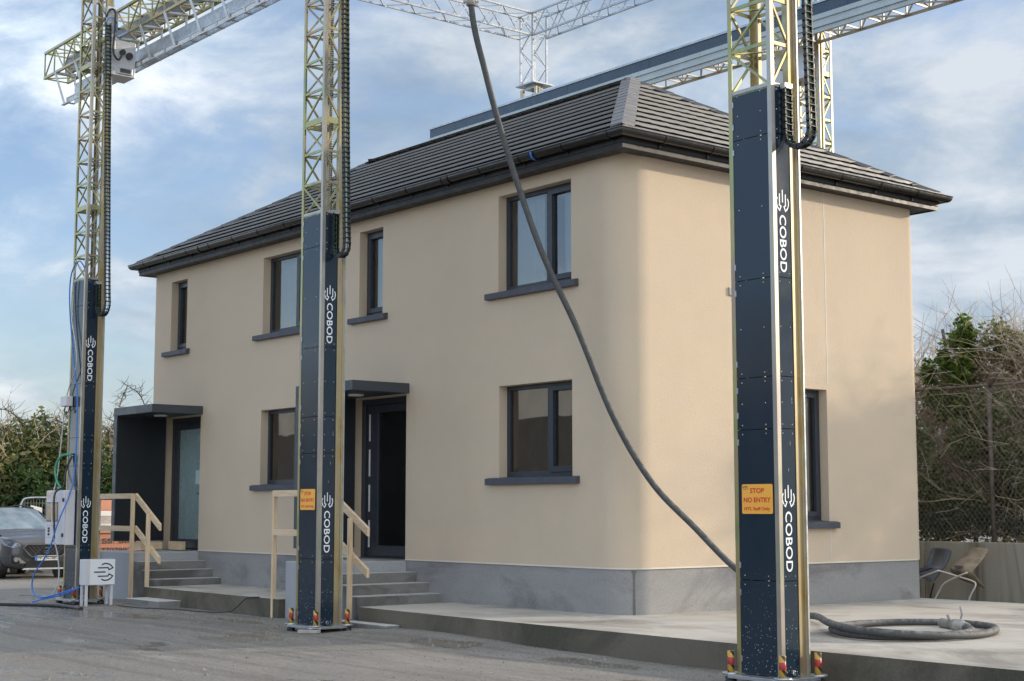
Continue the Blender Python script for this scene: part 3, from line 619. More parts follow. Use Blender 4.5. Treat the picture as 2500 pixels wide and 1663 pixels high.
# ------------------------------------------------------------------ printer towers (local origin: front left foot on the ground)
TH=10.75
def tower(mir, lab, grp, TH=TH):
    t=thing('printer_tower',lab,'tower',(0,0,0),grp); t['base']=0; del t['base']
    Y=(lambda y:.34-y) if mir else (lambda y:y)
    def bx(mb,x0,x1,y0,y1,z0,z1,mi=0): mb.box(x0,x1,Y(y0),Y(y1),z0,z1,mi)
    q=MB()
    bx(q,0,.045,0,.008,.08,TH); bx(q,0,.008,.008,.045,.08,TH); q.build('post',M['zinc'],t)
    q=MB(); bx(q,.445,.49,0,.008,.08,TH); bx(q,.482,.49,.008,.045,.08,TH); q.build('post',M['zinc_pale'],t)
    q=MB(); bx(q,0,.09,.33,.34,.08,TH); bx(q,0,.008,.285,.33,.08,TH); bx(q,.082,.09,.30,.33,.08,TH); q.build('post',M['zinc_gold'],t)
    q=MB(); bx(q,.43,.49,.225,.255,.08,TH); bx(q,.43,.474,.255,.305,.08,TH); bx(q,.43,.49,.305,.34,.08,TH); q.build('guide_rail',M['zinc_gold'],t)
    q=MB(); bx(q,.49,.503,.324,.34,.08,TH); q.build('guide_rail_edge',M['galv'],t)
    zc=5.05; rungs=[zc-.02+.385*k for k in range(16) if zc-.02+.385*k<TH]
    for k,z in enumerate(rungs):
        q=MB(); hh=.032 if k%6!=3 else .075
        bx(q,.045,.445,.004,.02,z-hh/2,z+hh/2); bx(q,.09,.43,.318,.328,z-hh/2,z+hh/2)
        bx(q,.466,.482,.045,.225,z-hh/2,z+hh/2); bx(q,.009,.022,.045,.285,z-hh/2,z+hh/2)
        q.beam((.02,Y(.02),z-.01),(.44,Y(.31),z-.01),.03,.008)
        q.build('rung',M['zinc'],t)
    for k in range(len(rungs)-1):
        a,b_=rungs[k]+.02,rungs[k+1]-.02; q=MB()
        if k%2: a,b_=b_,a
        w=.02
        q.beam((.035,Y(.013),b_),(.455,Y(.013),a),w,w); q.beam((.474,Y(.03),a),(.474,Y(.24),b_),w,w)
        q.beam((.07,Y(.322),a),(.44,Y(.322),b_),w,w); q.beam((.016,Y(.03),a),(.016,Y(.30),b_),w,w)
        q.build('diagonal_brace',M['zinc'],t)
    q=MB(); n=0; q.cyl((.335,Y(.20),.1),.019,TH-.15,12); z=5.05
    while z<TH-.1: q.cyl((.335,Y(.20),z),.0235,.014,12); z+=.028
    q.build('lead_screw',mat('screw_steel',(.30,.29,.26),.45,.6,var=.2),t)
    # cover panels with rivets and hinges
    seams=[.085,.86,2.115,2.553,3.39,4.62,5.045]
    for j in range(6):
        z0,z1=seams[j]+.003,seams[j+1]-.003
        for face in (0,1):
            q=MB()
            if face==0: bx(q,.046,.444,.004,.011,z0,z1)
            else: bx(q,.479,.486,.046,.215,z0,z1)
            for zz in (z0+.035,z1-.035,(z0+z1)/2):
                for u in (.10,.36) if face==0 else (.07,.19):
                    c=V((u,Y(.003),zz)) if face==0 else V((.487,Y(u),zz))
                    dx=V((.005,0,0)) if face==0 else V((0,.005,0)); nn=V((0,-.004 if not mir else .004,0)) if face==0 else V((.004,0,0))
                    up=V((0,0,.005)); q.add([c-dx-up,c+dx-up,c+dx+up,c-dx+up,c+nn],[(0,1,4),(1,2,4),(2,3,4),(3,0,4)],1)
            if face==0:
                for zz in (z0+.12,z1-.1): bx(q,.043,.058,-.004,.004,zz-.025,zz+.025,1)
            q.build('cover_panel',[M['navy'],M['galv']],t)
    q=MB(); bx(q,.046,.444,.002,.03,5.03,5.062); bx(q,.462,.488,.046,.22,5.03,5.062); bx(q,.02,.47,.02,.31,5.03,5.04); q.build('cover_rim',M['zinc_pale'],t)
    q=MB(); bx(q,.01,.03,.05,.28,.1,5.0); bx(q,.1,.42,.31,.316,.1,5.0); q.build('cover_back',M['grey_panel'],t)
    # base
    q=MB(); m_=.11; c_=.1; pts=[(-m_+c_,-m_),(.49+m_-c_,-m_),(.49+m_,-m_+c_),(.49+m_,.34+m_-c_),(.49+m_-c_,.34+m_),(-m_+c_,.34+m_),(-m_,.34+m_-c_),(-m_,-m_+c_)]
    q.prism([V((x,y,.05)) for x,y in pts],(0,0,.03)); bp=q.build('base_plate',M['galv'],t,.003,True)
    for (fx,fy) in ((-.045,-.03),(.535,-.045),(.545,.385),(-.04,.37)):
        q=MB(); q.cyl((fx,fy,.075),.075,.018,16); q.cyl((fx,fy,-.02),.05,.075,12,1); f=q.build('levelling_foot',[M['galv'],M['black_cable']],t)
        q=MB(); q.cyl((fx,fy,.093),.029,.175,14); q.build('hazard_tape',M['tape'],f)
    q=MB(); q.beam((.5,.12,.11),(.5,.12,.14),.02,.02); q.tube([V((.497,.14+.018*math.cos(a*.6),.115+.018*math.sin(a*.6))) for a in range(11)],.004,6); q.build('lifting_eye',M['galv'],t)
    if not mir:
        for (zb,zt,lz0,lz1) in ((3.956,4.148,3.922,3.434),(1.468,1.655,1.43,.935)):
            q=MB(); emblem(q,V((.4865,.122,zb+.004)),(0,1,0),(0,0,1),(zt-zb)*.94); q.build('emblem',M['white'],t)
            q=MB(); text_mb(q,'COBOD',(.4865,.081,lz0),(0,0,-1),(0,1,0),.082,lz0-lz1); q.build('lettering',M['white'],t)
    return t
FT=tower(False,'lattice printer tower in navy cladding standing before the dark open door','printer towers of the front row')
FT.location=(-3.35,-2.3,GZ)
T2=copy_tree(FT); T2.location=(3.785,-2.3,GZ); T2['label']='largest lattice printer tower in navy cladding, nearest, on the right before the gable'
T3=copy_tree(FT); T3.location=(-10.31,-2.3,GZ); T3['label']='lattice printer tower in navy cladding carrying the grey control cabinet, left of the house'
RTW=tower(True,'lattice tower behind the house under the tall white truss corner','printer towers of the rear row',9.83)
RTW.location=(-10.5,7.05,GZ)
T5=copy_tree(RTW); T5.location=(-3.36,7.05,GZ); T5['label']='lattice tower rising behind the right roof slope beside the white motor box'
# signs
def sign(lab,x0,x1,z0,z1):
    t=thing('warning_sign',lab,'sign',((x0+x1)/2,-2.3,z0),'orange no entry signs on the towers')
    q=MB(); y=-2.3015; r_=.015; pts=[]
    for (cx_,cz_,a) in ((x1-r_,z0+r_,-90),(x1-r_,z1-r_,0),(x0+r_,z1-r_,90),(x0+r_,z0+r_,180)):
        for k in range(5): pts.append(V((cx_+r_*math.cos(R(a+k*22.5)),y,cz_+r_*math.sin(R(a+k*22.5)))))
    q.prism(pts,(0,-.003,0)); q.build('board',M['sign'],t,0,True)
    w_=x1-x0; h=z1-z0; yl=y-.0045; xm=(x0+x1)/2; q=MB()
    for tx,fz,fh,fw in (('STOP',.70,.17,.46),('NO ENTRY',.385,.17,.88),('HTL Staff Only',.085,.145,.84)):
        q=MB(); text_mb(q,tx,(xm,yl,z0+h*fz),(1,0,0),(0,0,1),h*fh,w_*fw,0,'C',.026); q.build('lettering',M['signred'],t)
    q=MB(); text_mb(q,'HTL',(x0+w_*.025,yl,z0+h*.86),(1,0,0),(0,0,1),h*.085,w_*.19); q.box(x0+w_*.03,x0+w_*.17,yl,yl+.001,z0+h*.825,z0+h*.835); q.build('mark',M['dark'],t)
sign('orange stop no entry sign on the nearest tower at the right',3.872,4.212,1.16,1.407)
sign('orange stop no entry sign on the middle tower before the dark door',-3.270,-2.937,1.19,1.438)
# cable chains
def chain(lab,xa,xb,y,ztop_a,zbot,ztop_b,xtop,seg=.062,w=.082):
    r_=(xb-xa)/2; path=[]; z=ztop_a; zc=zbot+r_
    while z>zc: path.append(V((xa,y,z))); z-=seg
    n=max(6,int(math.pi*r_/seg))
    for k in range(n+1):
        a=math.pi+math.pi*k/n; path.append(V((xa+r_+r_*math.cos(a),y,zc+r_*math.sin(a))))
    z=zc+seg
    while z<ztop_b: path.append(V((xb+(xtop-xb)*((z-zc)/(ztop_b-zc))**.8,y,z))); z+=seg
    c=MB()
    for k in range(len(path)-1):
        p,q_=path[k],path[k+1]; d=(q_-p).normalized(); nr=V((0,1,0)).cross(d)
        for s_ in (-1,1):
            o=V((0,s_*w/2,0)); c.beam(p+o-d*.006,q_+o+d*.006,.012,.034,nr)
            c.beam(p+o+d*.006,p+o+d*.024,.017,.040,nr)
        for s_ in (-1,1): c.beam(p+d*.018+V((0,-w/2,0))+nr*.014*s_,p+d*.018+V((0,w/2,0))+nr*.014*s_,.020,.005,d)
    o=c.build('cable_chain',M['chain']); tag(o,lab,'cable chain','hanging plastic cable chains on the towers')
    q=MB()
    for off in (-.018,.016): q.tube([p+V((0,off,0)) for p in path[::2]],.0055,5)
    q.build('cable',M['green_dark'],o)
    q=MB(); q.box(xa-.035,xa+.02,y-.05,y+.05,ztop_a-.02,ztop_a+.03); q.build('end_bracket',M['galv'],o)
    return o
chain('black cable chain looping on the nearest tower at the right',4.315,4.575,-2.14,4.78,4.235,8.4,4.50)
chain('black cable chain looping on the middle tower over the roof',-2.825,-2.56,-2.14,4.78,4.225,8.4,-2.69)
chain('black cable chain looping on the left tower against the sky',-9.785,-9.42,-2.10,4.72,4.20,8.95,-9.70)
# ------------------------------------------------------------------ beams
def boxtruss(mb,P,L0,L1,a0,a1,z0,z1,bay,ch,br,vert=True):
    for a in (a0,a1):
        for z in (z0,z1): mb.beam(P(L0,a,z),P(L1,a,z),ch,ch)
    n=int((L1-L0)/bay)
    for k in range(n+1):
        u=L0+(L1-L0)*k/n
        if vert or k in (0,n):
            for a in (a0,a1): mb.beam(P(u,a,z0),P(u,a,z1),br,br)
            mb.beam(P(u,a0,z0),P(u,a1,z0),br,br); mb.beam(P(u,a0,z1),P(u,a1,z1),br,br)
        if k<n:
            u2=L0+(L1-L0)*(k+1)/n; s_=(k%2==0)
            for a in (a0,a1): mb.beam(P(u if s_ else u2,a,z0),P(u2 if s_ else u,a,z1),br,br)
            mb.beam(P(u,a0 if s_ else a1,z0),P(u2,a1 if s_ else a0,z0),br,br)
            mb.beam(P(u,a0 if s_ else a1,z1),P(u2,a1 if s_ else a0,z1),br,br)
PX=lambda u,a,z: V((u,a,z)); PY=lambda u,a,z: V((a,u,z))
fb=thing('gantry_beam','zinc lattice gantry beam with cable tray below, crossing the left tower','beam',(-13.28,-1.5,8.3))
q=MB(); boxtruss(q,PX,-13.28,4.4,-1.70,-1.27,8.87,9.33,.43,.042,.02); q.build('lattice',M['zinc'],fb)
q=MB(); q.box(-13.2,4.35,-1.36,-1.30,8.97,9.25); q.build('web_plate',M['grey_panel'],fb)
q=MB(); q.box(-12.55,4.2,-1.44,-1.425,8.30,8.66); q.box(-12.55,4.2,-1.585,-1.57,8.28,8.30); q.box(-12.55,4.2,-1.585,-1.57,8.365,8.385); q.box(-12.55,4.2,-1.425,-1.40,8.64,8.66)
x=-12.55
while x<4.2: q.box(x,x+.05,-1.57,-1.44,8.285,8.30); q.box(x,x+.06,-1.583,-1.572,8.30,8.365); x+=.42
tr=q.build('cable_tray',M['galv'],fb)
q=MB(); x=-12.55
while x<4: q.box(x+.07,x+.41,-1.578,-1.572,8.303,8.362); x+=.42
q.build('tray_lining',M['offwhite'],tr)
x=-12.75
while x<4.2:
    q=MB(); q.beam((x,-1.72,8.86),(x+.16,-1.60,8.28),.055,.012,(0,1,0)); q.beam((x+.12,-1.40,8.86),(x+.16,-1.42,8.66),.055,.012,(0,1,0))
    q.box(x+.12,x+.40,-1.64,-1.585,8.255,8.278); q.beam((x,-1.72,8.85),(x+.12,-1.40,8.85),.055,.03); q.build('hanger',M['alu'],fb); x+=.85
rb=thing('gantry_beam','navy clad gantry beam with pale rail rising behind the roof','beam',(-12.8,6.5,8.6))
q=MB(); boxtruss(q,PX,-12.75,5,6.52,6.95,8.69,9.14,.43,.04,.022); q.build('lattice',M['zinc_pale'],rb)
x=-12.78
while x<5:
    q=MB(); x2=min(x+2.2,5); q.box(x,x2-.006,6.46,6.497,8.94,9.125); q.build('cover_panel',M['navy_clean'] if 'navy_clean' in M else mat('navy_sheet',(.045,.068,.10),.25,var=.12),rb); M.setdefault('navy_clean',bpy.data.materials['navy_sheet']); x=x2
q=MB(); q.box(-12.8,5,6.44,6.53,9.127,9.165); q.build('top_trim',M['galv'],rb)
q=MB(); q.box(-12.76,5,6.43,6.50,8.86,8.938); q.box(-12.76,5,6.455,6.50,8.79,8.86); q.box(-12.76,5,6.43,6.50,8.735,8.79); q.box(-12.76,5,6.46,6.50,8.66,8.735); q.build('guide_rail',M['railpale'],rb)
# carriage boxes
def carriage(lab,x0,x1,y0,y1,z0,z1,pl,extra):
    t=thing('motor_box',lab,'motor box',((x0+x1)/2,(y0+y1)/2,z0),'motor boxes on the towers')
    q=MB(); q.box(x0,x1,y0,y1,z0,z1); q.build('housing',M['alu'],t,.008)
    q=MB(); q.box(*pl); q.build('mounting_plate',M['alu'],t,.006)
    return t
c1=carriage('pale aluminium motor box with plugs on the left tower',-10.15,-9.74,-1.97,-1.60,8.10,8.68,(-9.80,-9.732,-2.10,-1.955,8.10,9.20),0)
q=MB(); q.cyl((-9.74,-1.84,8.48),.045,.06,12,0,(1,0,0)); q.cyl((-9.74,-1.72,8.44),.055,.05,12,0,(1,0,0)); q.build('plug',M['black_cable'],c1)
q=MB(); q.box(-9.74,-9.715,-1.90,-1.66,8.13,8.235); q.build('connector_plate',M['galv'],c1,.004); q=MB(); q.box(-9.717,-9.713,-1.87,-1.69,8.15,8.215); q.build('recess',M['dark'],c1)
q=MB()
for yy,zz in ((-2.08,9.15),(-1.98,9.15),(-2.08,8.7),(-2.08,8.2),(-1.98,8.2)): q.cyl((-9.732,yy,zz),.012,.008,8,0,(1,0,0))
q.build('bolt',M['galv'],c1)
def bez(pts,n=24):
    P=[V(p) for p in pts]; out=[]
    P=[P[0]*2-P[1]]+P+[P[-1]*2-P[-2]]
    for i in range(1,len(P)-2):
        for k in range(n):
            t=k/n; a,b_,c_,d=P[i-1:i+3]
            out.append(.5*((2*b_)+(c_-a)*t+(2*a-5*b_+4*c_-d)*t*t+(3*b_-a-3*c_+d)*t**3))
    out.append(P[-2]); return out
q=MB(); q.tube(bez([(-9.70,-2.14,9.0),(-9.68,-2.08,9.13),(-9.68,-2.0,9.1),(-9.67,-2.0,8.8),(-9.66,-2.02,8.45),(-9.66,-1.93,8.33),(-9.68,-1.84,8.48)],8),.017,8); q.build('conduit',M['black_cable'],c1)
q=MB(); q.tube(bez([(-9.70,-2.14,8.9),(-9.69,-2.08,9.0),(-9.68,-1.97,8.95),(-9.68,-1.95,8.7),(-9.69,-1.75,8.85)],8),.008,6); q.build('wire',M['blue'],c1)
c2=carriage('pale grey motor box on the rear tower beside the right roof slope',-3.75,-3.02,6.90,7.32,8.16,8.68,(-3.0,-2.98,7.0,7.36,8.1,8.85),0)
q=MB()
for k in range(3): q.box(-3.55,-3.25,6.893,6.898,8.38+k*.07,8.40+k*.07)
q.build('louvre',M['dark'],c2)
q=MB(); q.box(-2.98,-2.976,7.10,7.16,8.55,8.65); q.build('label_plate',M['white'],c2)
# rear left mast and overhead trusses
ms=thing('truss_mast','pale square lattice mast above the rear tower where two trusses meet','mast',(-10.3,7.25,9.68))
q=MB(); q.box(-10.6,-10.02,7.0,7.52,9.66,9.685); q.box(-10.44,-10.16,7.12,7.36,9.585,9.66); q.build('base_plate',M['galv'],ms)
q=MB(); PZ=lambda u,a,z: V((-10.5+a,7.06+z,u)); boxtruss(q,PZ,9.69,11.12,0,.38,0,.36,.30,.035,.016,False); q.build('lattice',M['galv'],ms)
def otruss(lab,P,L0,L1,a0,a1):
    q=MB(); boxtruss(q,P,L0,L1,a0,a1,10.65,11.11,.36,.034,.017,False); o=q.build('truss',M['galv']); tag(o,lab,'truss','pale overhead trusses'); return o
otruss('pale overhead truss running from the mast toward the middle of the photo top',PY,-2.2,7.04,-10.5,-10.12)
otruss('pale overhead truss running from the mast to the upper right',PX,-10.1,4.2,7.06,7.42)
# ------------------------------------------------------------------ concrete hose
def ray(px,py,t): 
    d=FW+RT*((px-1250)/3718.9)+UP*((831.5-py)/3718.9); return CAM+d*t
k_=2500/2357
hp=[ray(1148,-260,18.1),ray(1150,8,17.9),ray(1169*k_-12,200*k_,17.82),ray(1168*k_,350*k_,17.75),ray(1245*k_,575*k_,17.6),ray(1330*k_,760*k_,17.5),ray(1412*k_,960*k_,17.35),ray(1500*k_,1110*k_,17.2),ray(1600*k_,1215*k_,17.0),ray(1695*k_,1310*k_,16.85)]
hp[2]=ray(1118*k_,170*k_,17.82)
hp+= [V((1.22,1.05,.32)),V((1.60,1.08,.085)),V((2.05,.80,.04)),V((2.5,.33,.04)),V((2.95,-.10,.04)),V((3.45,-.45,.04)),V((3.85,-.48,.04)),V((4.15,-.15,.04)),V((4.24,.40,.04)),V((4.10,.95,.04)),V((3.75,1.42,.04)),V((3.25,1.56,.04)),V((2.85,1.25,.04)),V((2.70,.75,.04)),V((2.78,.25,.04)),V((3.02,-.12,.04)),V((3.45,-.41,.04)),V((3.82,-.42,.04)),V((4.06,-.10,.04)),V((4.10,.40,.04)),V((3.92,.85,.04)),V((3.62,1.14,.045)),V((3.25,1.36,.045))]
for k in range(len(hp)):
    if 13<=k<=15: hp[k].z=.105 if k<15 else .10
    if k==12: hp[k].z=.075
    if k in (16,17): hp[k].z=.085 if k==16 else .06
hose=thing('concrete_hose','thick grey concrete hose slanting across the house and coiled on the slab','hose',(3.4,.5,0))
q=MB(); pth=bez(hp,10); q.tube(pth,.0355,14); q.build('hose_body',M['hose'],hose)
q=MB(); a=V((3.66,1.12,.045)); b_=V((3.20,1.39,.045)); d=(b_-a).normalized()
q.tube([a-d*.05,a,a+d*.1,a+d*.101,a+d*.2,a+d*.201,b_],[.045,.05,.05,.066,.066,.05,.05],14); q.tube([a+d*.14,a+d*.14+V((.02,.03,.11)),a+d*.12+V((0,.02,.19))],.012,6); q.tube([a+d*.3,a+d*.3+V((-.03,-.03,.1))],.016,6); q.build('coupling',M['cement'],hose)
q=MB(); a=hp[1]+V((0,0,.02)); q.tube([a-V((.0,0,.05)),a+V((0,0,.05))],.055,14); q.cyl(a-RT*.09,.02,.18,8,0,RT); q.build('clamp',M['cement'],hose)
# ------------------------------------------------------------------ control cabinet, power box, cables at the left tower
cb_=thing('control_cabinet','grey control cabinet with a bronze screen on the left tower','cabinet',(-10.2,-2.4,.65))
CX0,CX1,CYF=-10.68,-9.93,-2.45
q=MB(); q.box(CX0,CX1,CYF,-2.305,.65,1.49); q.build('housing',M['cabinet'],cb_,.006)
q=MB(); q.box(CX0+.01,CX1-.015,CYF-.016,CYF-.003,.66,1.48); q.build('door',M['cabinet'],cb_,.004)
q=MB(); q.box(CX0+.05,CX0+.47,CYF-.022,CYF-.0165,1.02,1.29); q.build('screen',M['beige'],cb_,.003)
q=MB(); q.box(CX0+.035,CX0+.485,CYF-.0185,CYF-.0162,1.005,1.305); q.build('screen_frame',M['dark'],cb_)
for z in (.80,1.34):
    q=MB(); q.box(CX1-.10,CX1-.03,CYF-.022,CYF-.0165,z-.03,z+.03); q.cyl((CX1-.065,CYF-.035,z),.012,.02,8,0,(0,1,0)); q.build('latch',M['dark'],cb_)
for z in (.90,.86,.81):
    q=MB(); q.cyl((CX0+.16,CYF-.035,z),.018,.02,10,0,(0,1,0)); q.build('knob',M['dark'],cb_)
q=MB()
for x in (.08,.16,.24,.32,.40):
    for z in (.76,.945): q.box(CX0+x-.012,CX0+x+.012,CYF-.0185,CYF-.0162,z-.004,z+.004)
q.build('markings',M['dark'],cb_)
q=MB(); text_mb(q,'HTL',(CX0+.06,CYF-.0175,1.365),(1,0,0),(0,0,1),.09,.36); q.build('lettering',mat('orange_marker',(.85,.42,.20),.6,var=.05),cb_)
pb=thing('power_box','white power box on thin legs with a dark emblem beside the left tower','box',(-9.5,-2.05,GZ))
PXX=-9.40; q=MB(); q.box(PXX-.22,PXX,-2.335,-1.86,.055,.44); q.build('housing',M['cabinet'],pb,.006)
q=MB(); q.box(PXX,PXX+.006,-2.26,-1.865,.06,.435); q.build('door',M['white'],pb)
q=MB(); emblem(q,V((PXX+.0075,-1.90,.25)),(0,0,1),(0,-1,0),.30); q.build('emblem',M['dark'],pb)
for (x,y) in ((PXX-.03,-2.30),(PXX-.03,-1.90),(PXX-.19,-2.30),(PXX-.19,-1.90)):
    q=MB(); q.box(x-.018,x+.018,y-.018,y+.018,GZ-.02,.058); q.build('leg',M['cabinet'],pb)
jb=thing('junction_box','small grey junction box high on the left face of the left tower','box',(-10.2,-2.33,2.85))
q=MB(); q.box(-10.36,-10.14,-2.42,-2.303,2.80,2.96); q.build('housing',M['cabinet'],jb,.01); q=MB(); q.tube(bez([(-10.28,-2.36,2.80),(-10.3,-2.38,2.73),(-10.2,-2.36,2.70),(-10.18,-2.34,2.79)],8),.008,6); q.tube(bez([(-10.2,-2.34,2.80),(-10.14,-2.34,2.72),(-10.05,-2.33,2.76)],8),.006,6); q.build('lead',M['black_cable'],jb)
def cable(name,lab,cat,pts,r_,mt_):
    q=MB(); q.tube(bez(pts,10),r_,8); tag(q.build(name,mt_),lab,cat)
XF=-9.79
cable('air_hose','blue air hose running down the left tower and looping to the ground','hose',[(-9.83,-2.20,4.72),(-9.88,-2.33,5.02),(-10.05,-2.345,5.06),(-10.28,-2.345,4.85),(-10.27,-2.345,4.3),(-9.99,-2.345,3.3),(-9.88,-2.345,2.9),(-9.86,-2.35,2.0),(-9.87,-2.4,1.5),(-9.90,-2.58,1.0),(-10.05,-2.66,.55),(-10.35,-2.75,.2),(-10.38,-2.75,-.05),(-10.1,-2.72,-.14),(-9.75,-2.55,-.06),(-9.66,-2.30,.02),(-9.75,-2.55,-.09),(-10.1,-2.72,-.17),(-10.3,-2.8,-.225),(-9.9,-2.85,-.23),(-9.62,-2.85,-.23)],.011,M['blue'])
cable('green_cable','green cable looping out of the left tower above the cabinet','cable',[(-10.10,-2.31,2.05),(-10.25,-2.42,2.02),(-10.36,-2.46,1.85),(-10.33,-2.45,1.65),(-10.22,-2.42,1.52),(-10.18,-2.36,1.36)],.018,M['green'])
cable('grey_cable','thin pale cable hanging along the left tower in front of the cabinet','cable',[(-9.88,-2.32,4.9),(-10.1,-2.345,5.0),(-10.2,-2.35,4.3),(-9.95,-2.345,3.5),(-10.3,-2.34,2.96),(-10.42,-2.36,2.2),(-10.43,-2.40,1.7),(-10.2,-2.57,1.3),(-10.02,-2.6,.8),(-9.93,-2.56,.5),(-9.86,-2.56,.15),(-9.95,-2.62,-.1),(-10.2,-2.7,-.16)],.010,M['grey_cable'])
cable('black_cable','black cable dropping over the front of the control cabinet','cable',[(-10.10,-2.31,2.02),(-10.16,-2.37,1.8),(-10.13,-2.42,1.55),(-10.08,-2.575,1.42),(-10.06,-2.575,.95),(-10.05,-2.575,.7)],.016,M['black_cable'])
cable('ground_pipe','black pipe lying across the yard at the far left','pipe',[(-13.6,-5.1,GZ+.02),(-11.6,-4.1,GZ+.02),(-10.4,-3.35,GZ+.02),(-9.8,-2.95,GZ+.02),(-9.3,-2.75,GZ+.02),(-8.6,-2.72,GZ+.018)],.024,M['black_cable'])
cable('ground_cable','thin dark cable looping off the slab edge beside the pine post','cable',[(-5.8,-1.40,.01),(-6.1,-1.43,-.02),(-6.3,-1.47,-.15),(-6.45,-1.52,-.22),(-6.9,-1.66,-.235),(-7.6,-1.72,-.235),(-8.2,-1.95,-.235),(-9.0,-2.0,-.235)],.008,M['black_cable'])
q=MB(); q.beam((-2.98,-2.47,GZ+.022),(-2.72,-2.36,GZ+.03),.075,.04); tag(q.build('timber_offcut',M['plank'],None,.004),'weathered timber offcut wedged under the middle tower base plate','timber')
# ------------------------------------------------------------------ car
car=thing('car','grey family car parked nose first beyond the left tower','car',(-18.4,.62,GZ))
CS=.90; CX,CY=-18.4,.70
def cpnt(x,y,z): return V((CX-x*CS,CY+y*CS,GZ+z*CS))
ST=[ # x back from nose, zbot, half width, z shoulder, z top, top half width
(.00,.40,.55,.72,.76,.45),(.04,.30,.70,.80,.86,.60),(.16,.24,.82,.88,.94,.70),(.40,.22,.89,.93,.965,.74),(.80,.22,.915,.965,.995,.76),(1.25,.22,.92,.99,1.02,.74),
(1.75,.22,.92,1.04,1.38,.66),(2.15,.22,.92,1.08,1.61,.60),(2.8,.22,.92,1.10,1.67,.57),(3.6,.22,.92,1.12,1.64,.56),(4.2,.23,.91,1.13,1.54,.54),(4.55,.28,.88,1.10,1.25,.62),(4.72,.40,.78,.95,1.0,.6)]
rows=[]
for (x,zb,hw,zs,zt,tw) in ST:
    h=[(0,zb),(hw*.8,zb),(hw*.97,zb+.1),(hw,(zb+zs)/2),(hw*.97,zs-.03),(hw*.93,zs+.005),(tw+(hw-tw)*.12,zt-(zt-zs)*.14),(tw*.86,zt-.012),(tw*.45,zt+.012),(0,zt+.018)]
    rows.append([cpnt(x,y,z) for y,z in h]+[cpnt(x,-y,z) for y,z in h[-2:0:-1]])
q=MB(); q.grid(rows,0,True,True); q.poly(rows[0][::-1]); q.poly(rows[-1]); bd=q.build('body',M['carpaint'],car,0,True,2)
def patch(name,i0,i1,js,mt_,par,off=.012):
    q=MB(); rr=[]
    for i in range(i0,i1+1): rr.append([rows[i][j] for j in js])
    c0=cpnt(2.5,0,.8)
    q.grid([[p+(p-c0).normalized()*off for p in r_] for r_ in rr],0,True); return q.build(name,mt_,par)
patch('windscreen',5,7,[6,7,8,9,10,11,12],M['carglass'],car,.02)
patch('side_window',7,10,[13,12],M['carglass'],car,.02); patch('side_window',7,10,[5,6],M['carglass'],car,.02)
for j in (6,12):
    q=MB(); c0=cpnt(2.5,0,.8); q.tube(bez([rows[i][j]+(rows[i][j]-c0).normalized()*.012 for i in (4,5,6,7,8)],5),.022,6); q.build('pillar_trim',M['carblack'],car)
q=MB(); q.tube(bez([rows[5][j]+V((.03,0,.008)) for j in range(6,13)],5),.022,6); q.build('cowl_trim',M['carblack'],car)
q=MB(); q.tube(bez([rows[7][j]+V((0,0,.012)) for j in range(6,13)],5),.012,6); q.build('roof_edge_trim',M['carblack'],car)
for j in (7,11):
    q=MB(); q.tube(bez([rows[i][j]+V((0,0,.035)) for i in (7,8,9,10)],5),.014,6); q.build('roof_bar',M['carblack'],car)
def front(name,pts,mt_,par,th=.02,x=None):
    q=MB(); P=[cpnt(*p) for p in pts]; q.prism(P,(th,0,0)); return q.build(name,mt_,par,.004,True)
# grille, lights, plate (faces +X)
hexp=[(-.56,.72),(-.47,.80),(.47,.80),(.56,.72),(.36,.52),(-.36,.52)]
gr_=front('grille',[(.02,y,z) for y,z in hexp],M['carblack'],car,.03)
q=MB(); n=len(hexp)
for k in range(n): a,b_=hexp[k],hexp[(k+1)%n]; q.beam(cpnt(-.035,a[0],a[1]),cpnt(-.035,b_[0],b_[1]),.022)
q.build('surround',M['chrome'],gr_)
q=MB()
for k in range(-9,10):
    for s_ in (-1,1):
        y0=k*.1; y1=y0+s_*.26; 
        def inside(y,z): return abs(y)<.38+(.18)*(z-.52)/.2 and abs(y)<.55
        if inside(y0,.535) and inside(y1,.785): q.beam(cpnt(-.02,y0,.535),cpnt(-.02,y1,.785),.008)
q.build('mesh',mat('grille_mesh',(.10,.10,.105),.4,var=.1),gr_)
q=MB()
for (y0,z0,y1,z1) in ((-.055,.715,.055,.715),(-.055,.715,-.055,.665),(-.055,.665,.055,.645),(.055,.645,.055,.60),(-.055,.60,.055,.60)): q.beam(cpnt(-.045,-y0,z0),cpnt(-.045,-y1,z1),.022)
q.build('badge',M['chrome'],gr_)
pl=front('number_plate',[(-.02,y,z) for y,z in ((-.27,.43),(.27,.43),(.27,.54),(-.27,.54))],M['plate'],car,.02)
q=MB(); q.prism([cpnt(-.047,y,z) for y,z in ((-.27,.43),(-.22,.43),(-.22,.54),(-.27,.54))],(.003,0,0)); q.build('plate_band',M['blue'],pl,0,True)
q=MB(); text_mb(q,'191-CN-1083',cpnt(-.049,-.20,.45),(0,1,0),(0,0,1),.07*CS,.44*CS); q.build('lettering',M['dark'],pl)
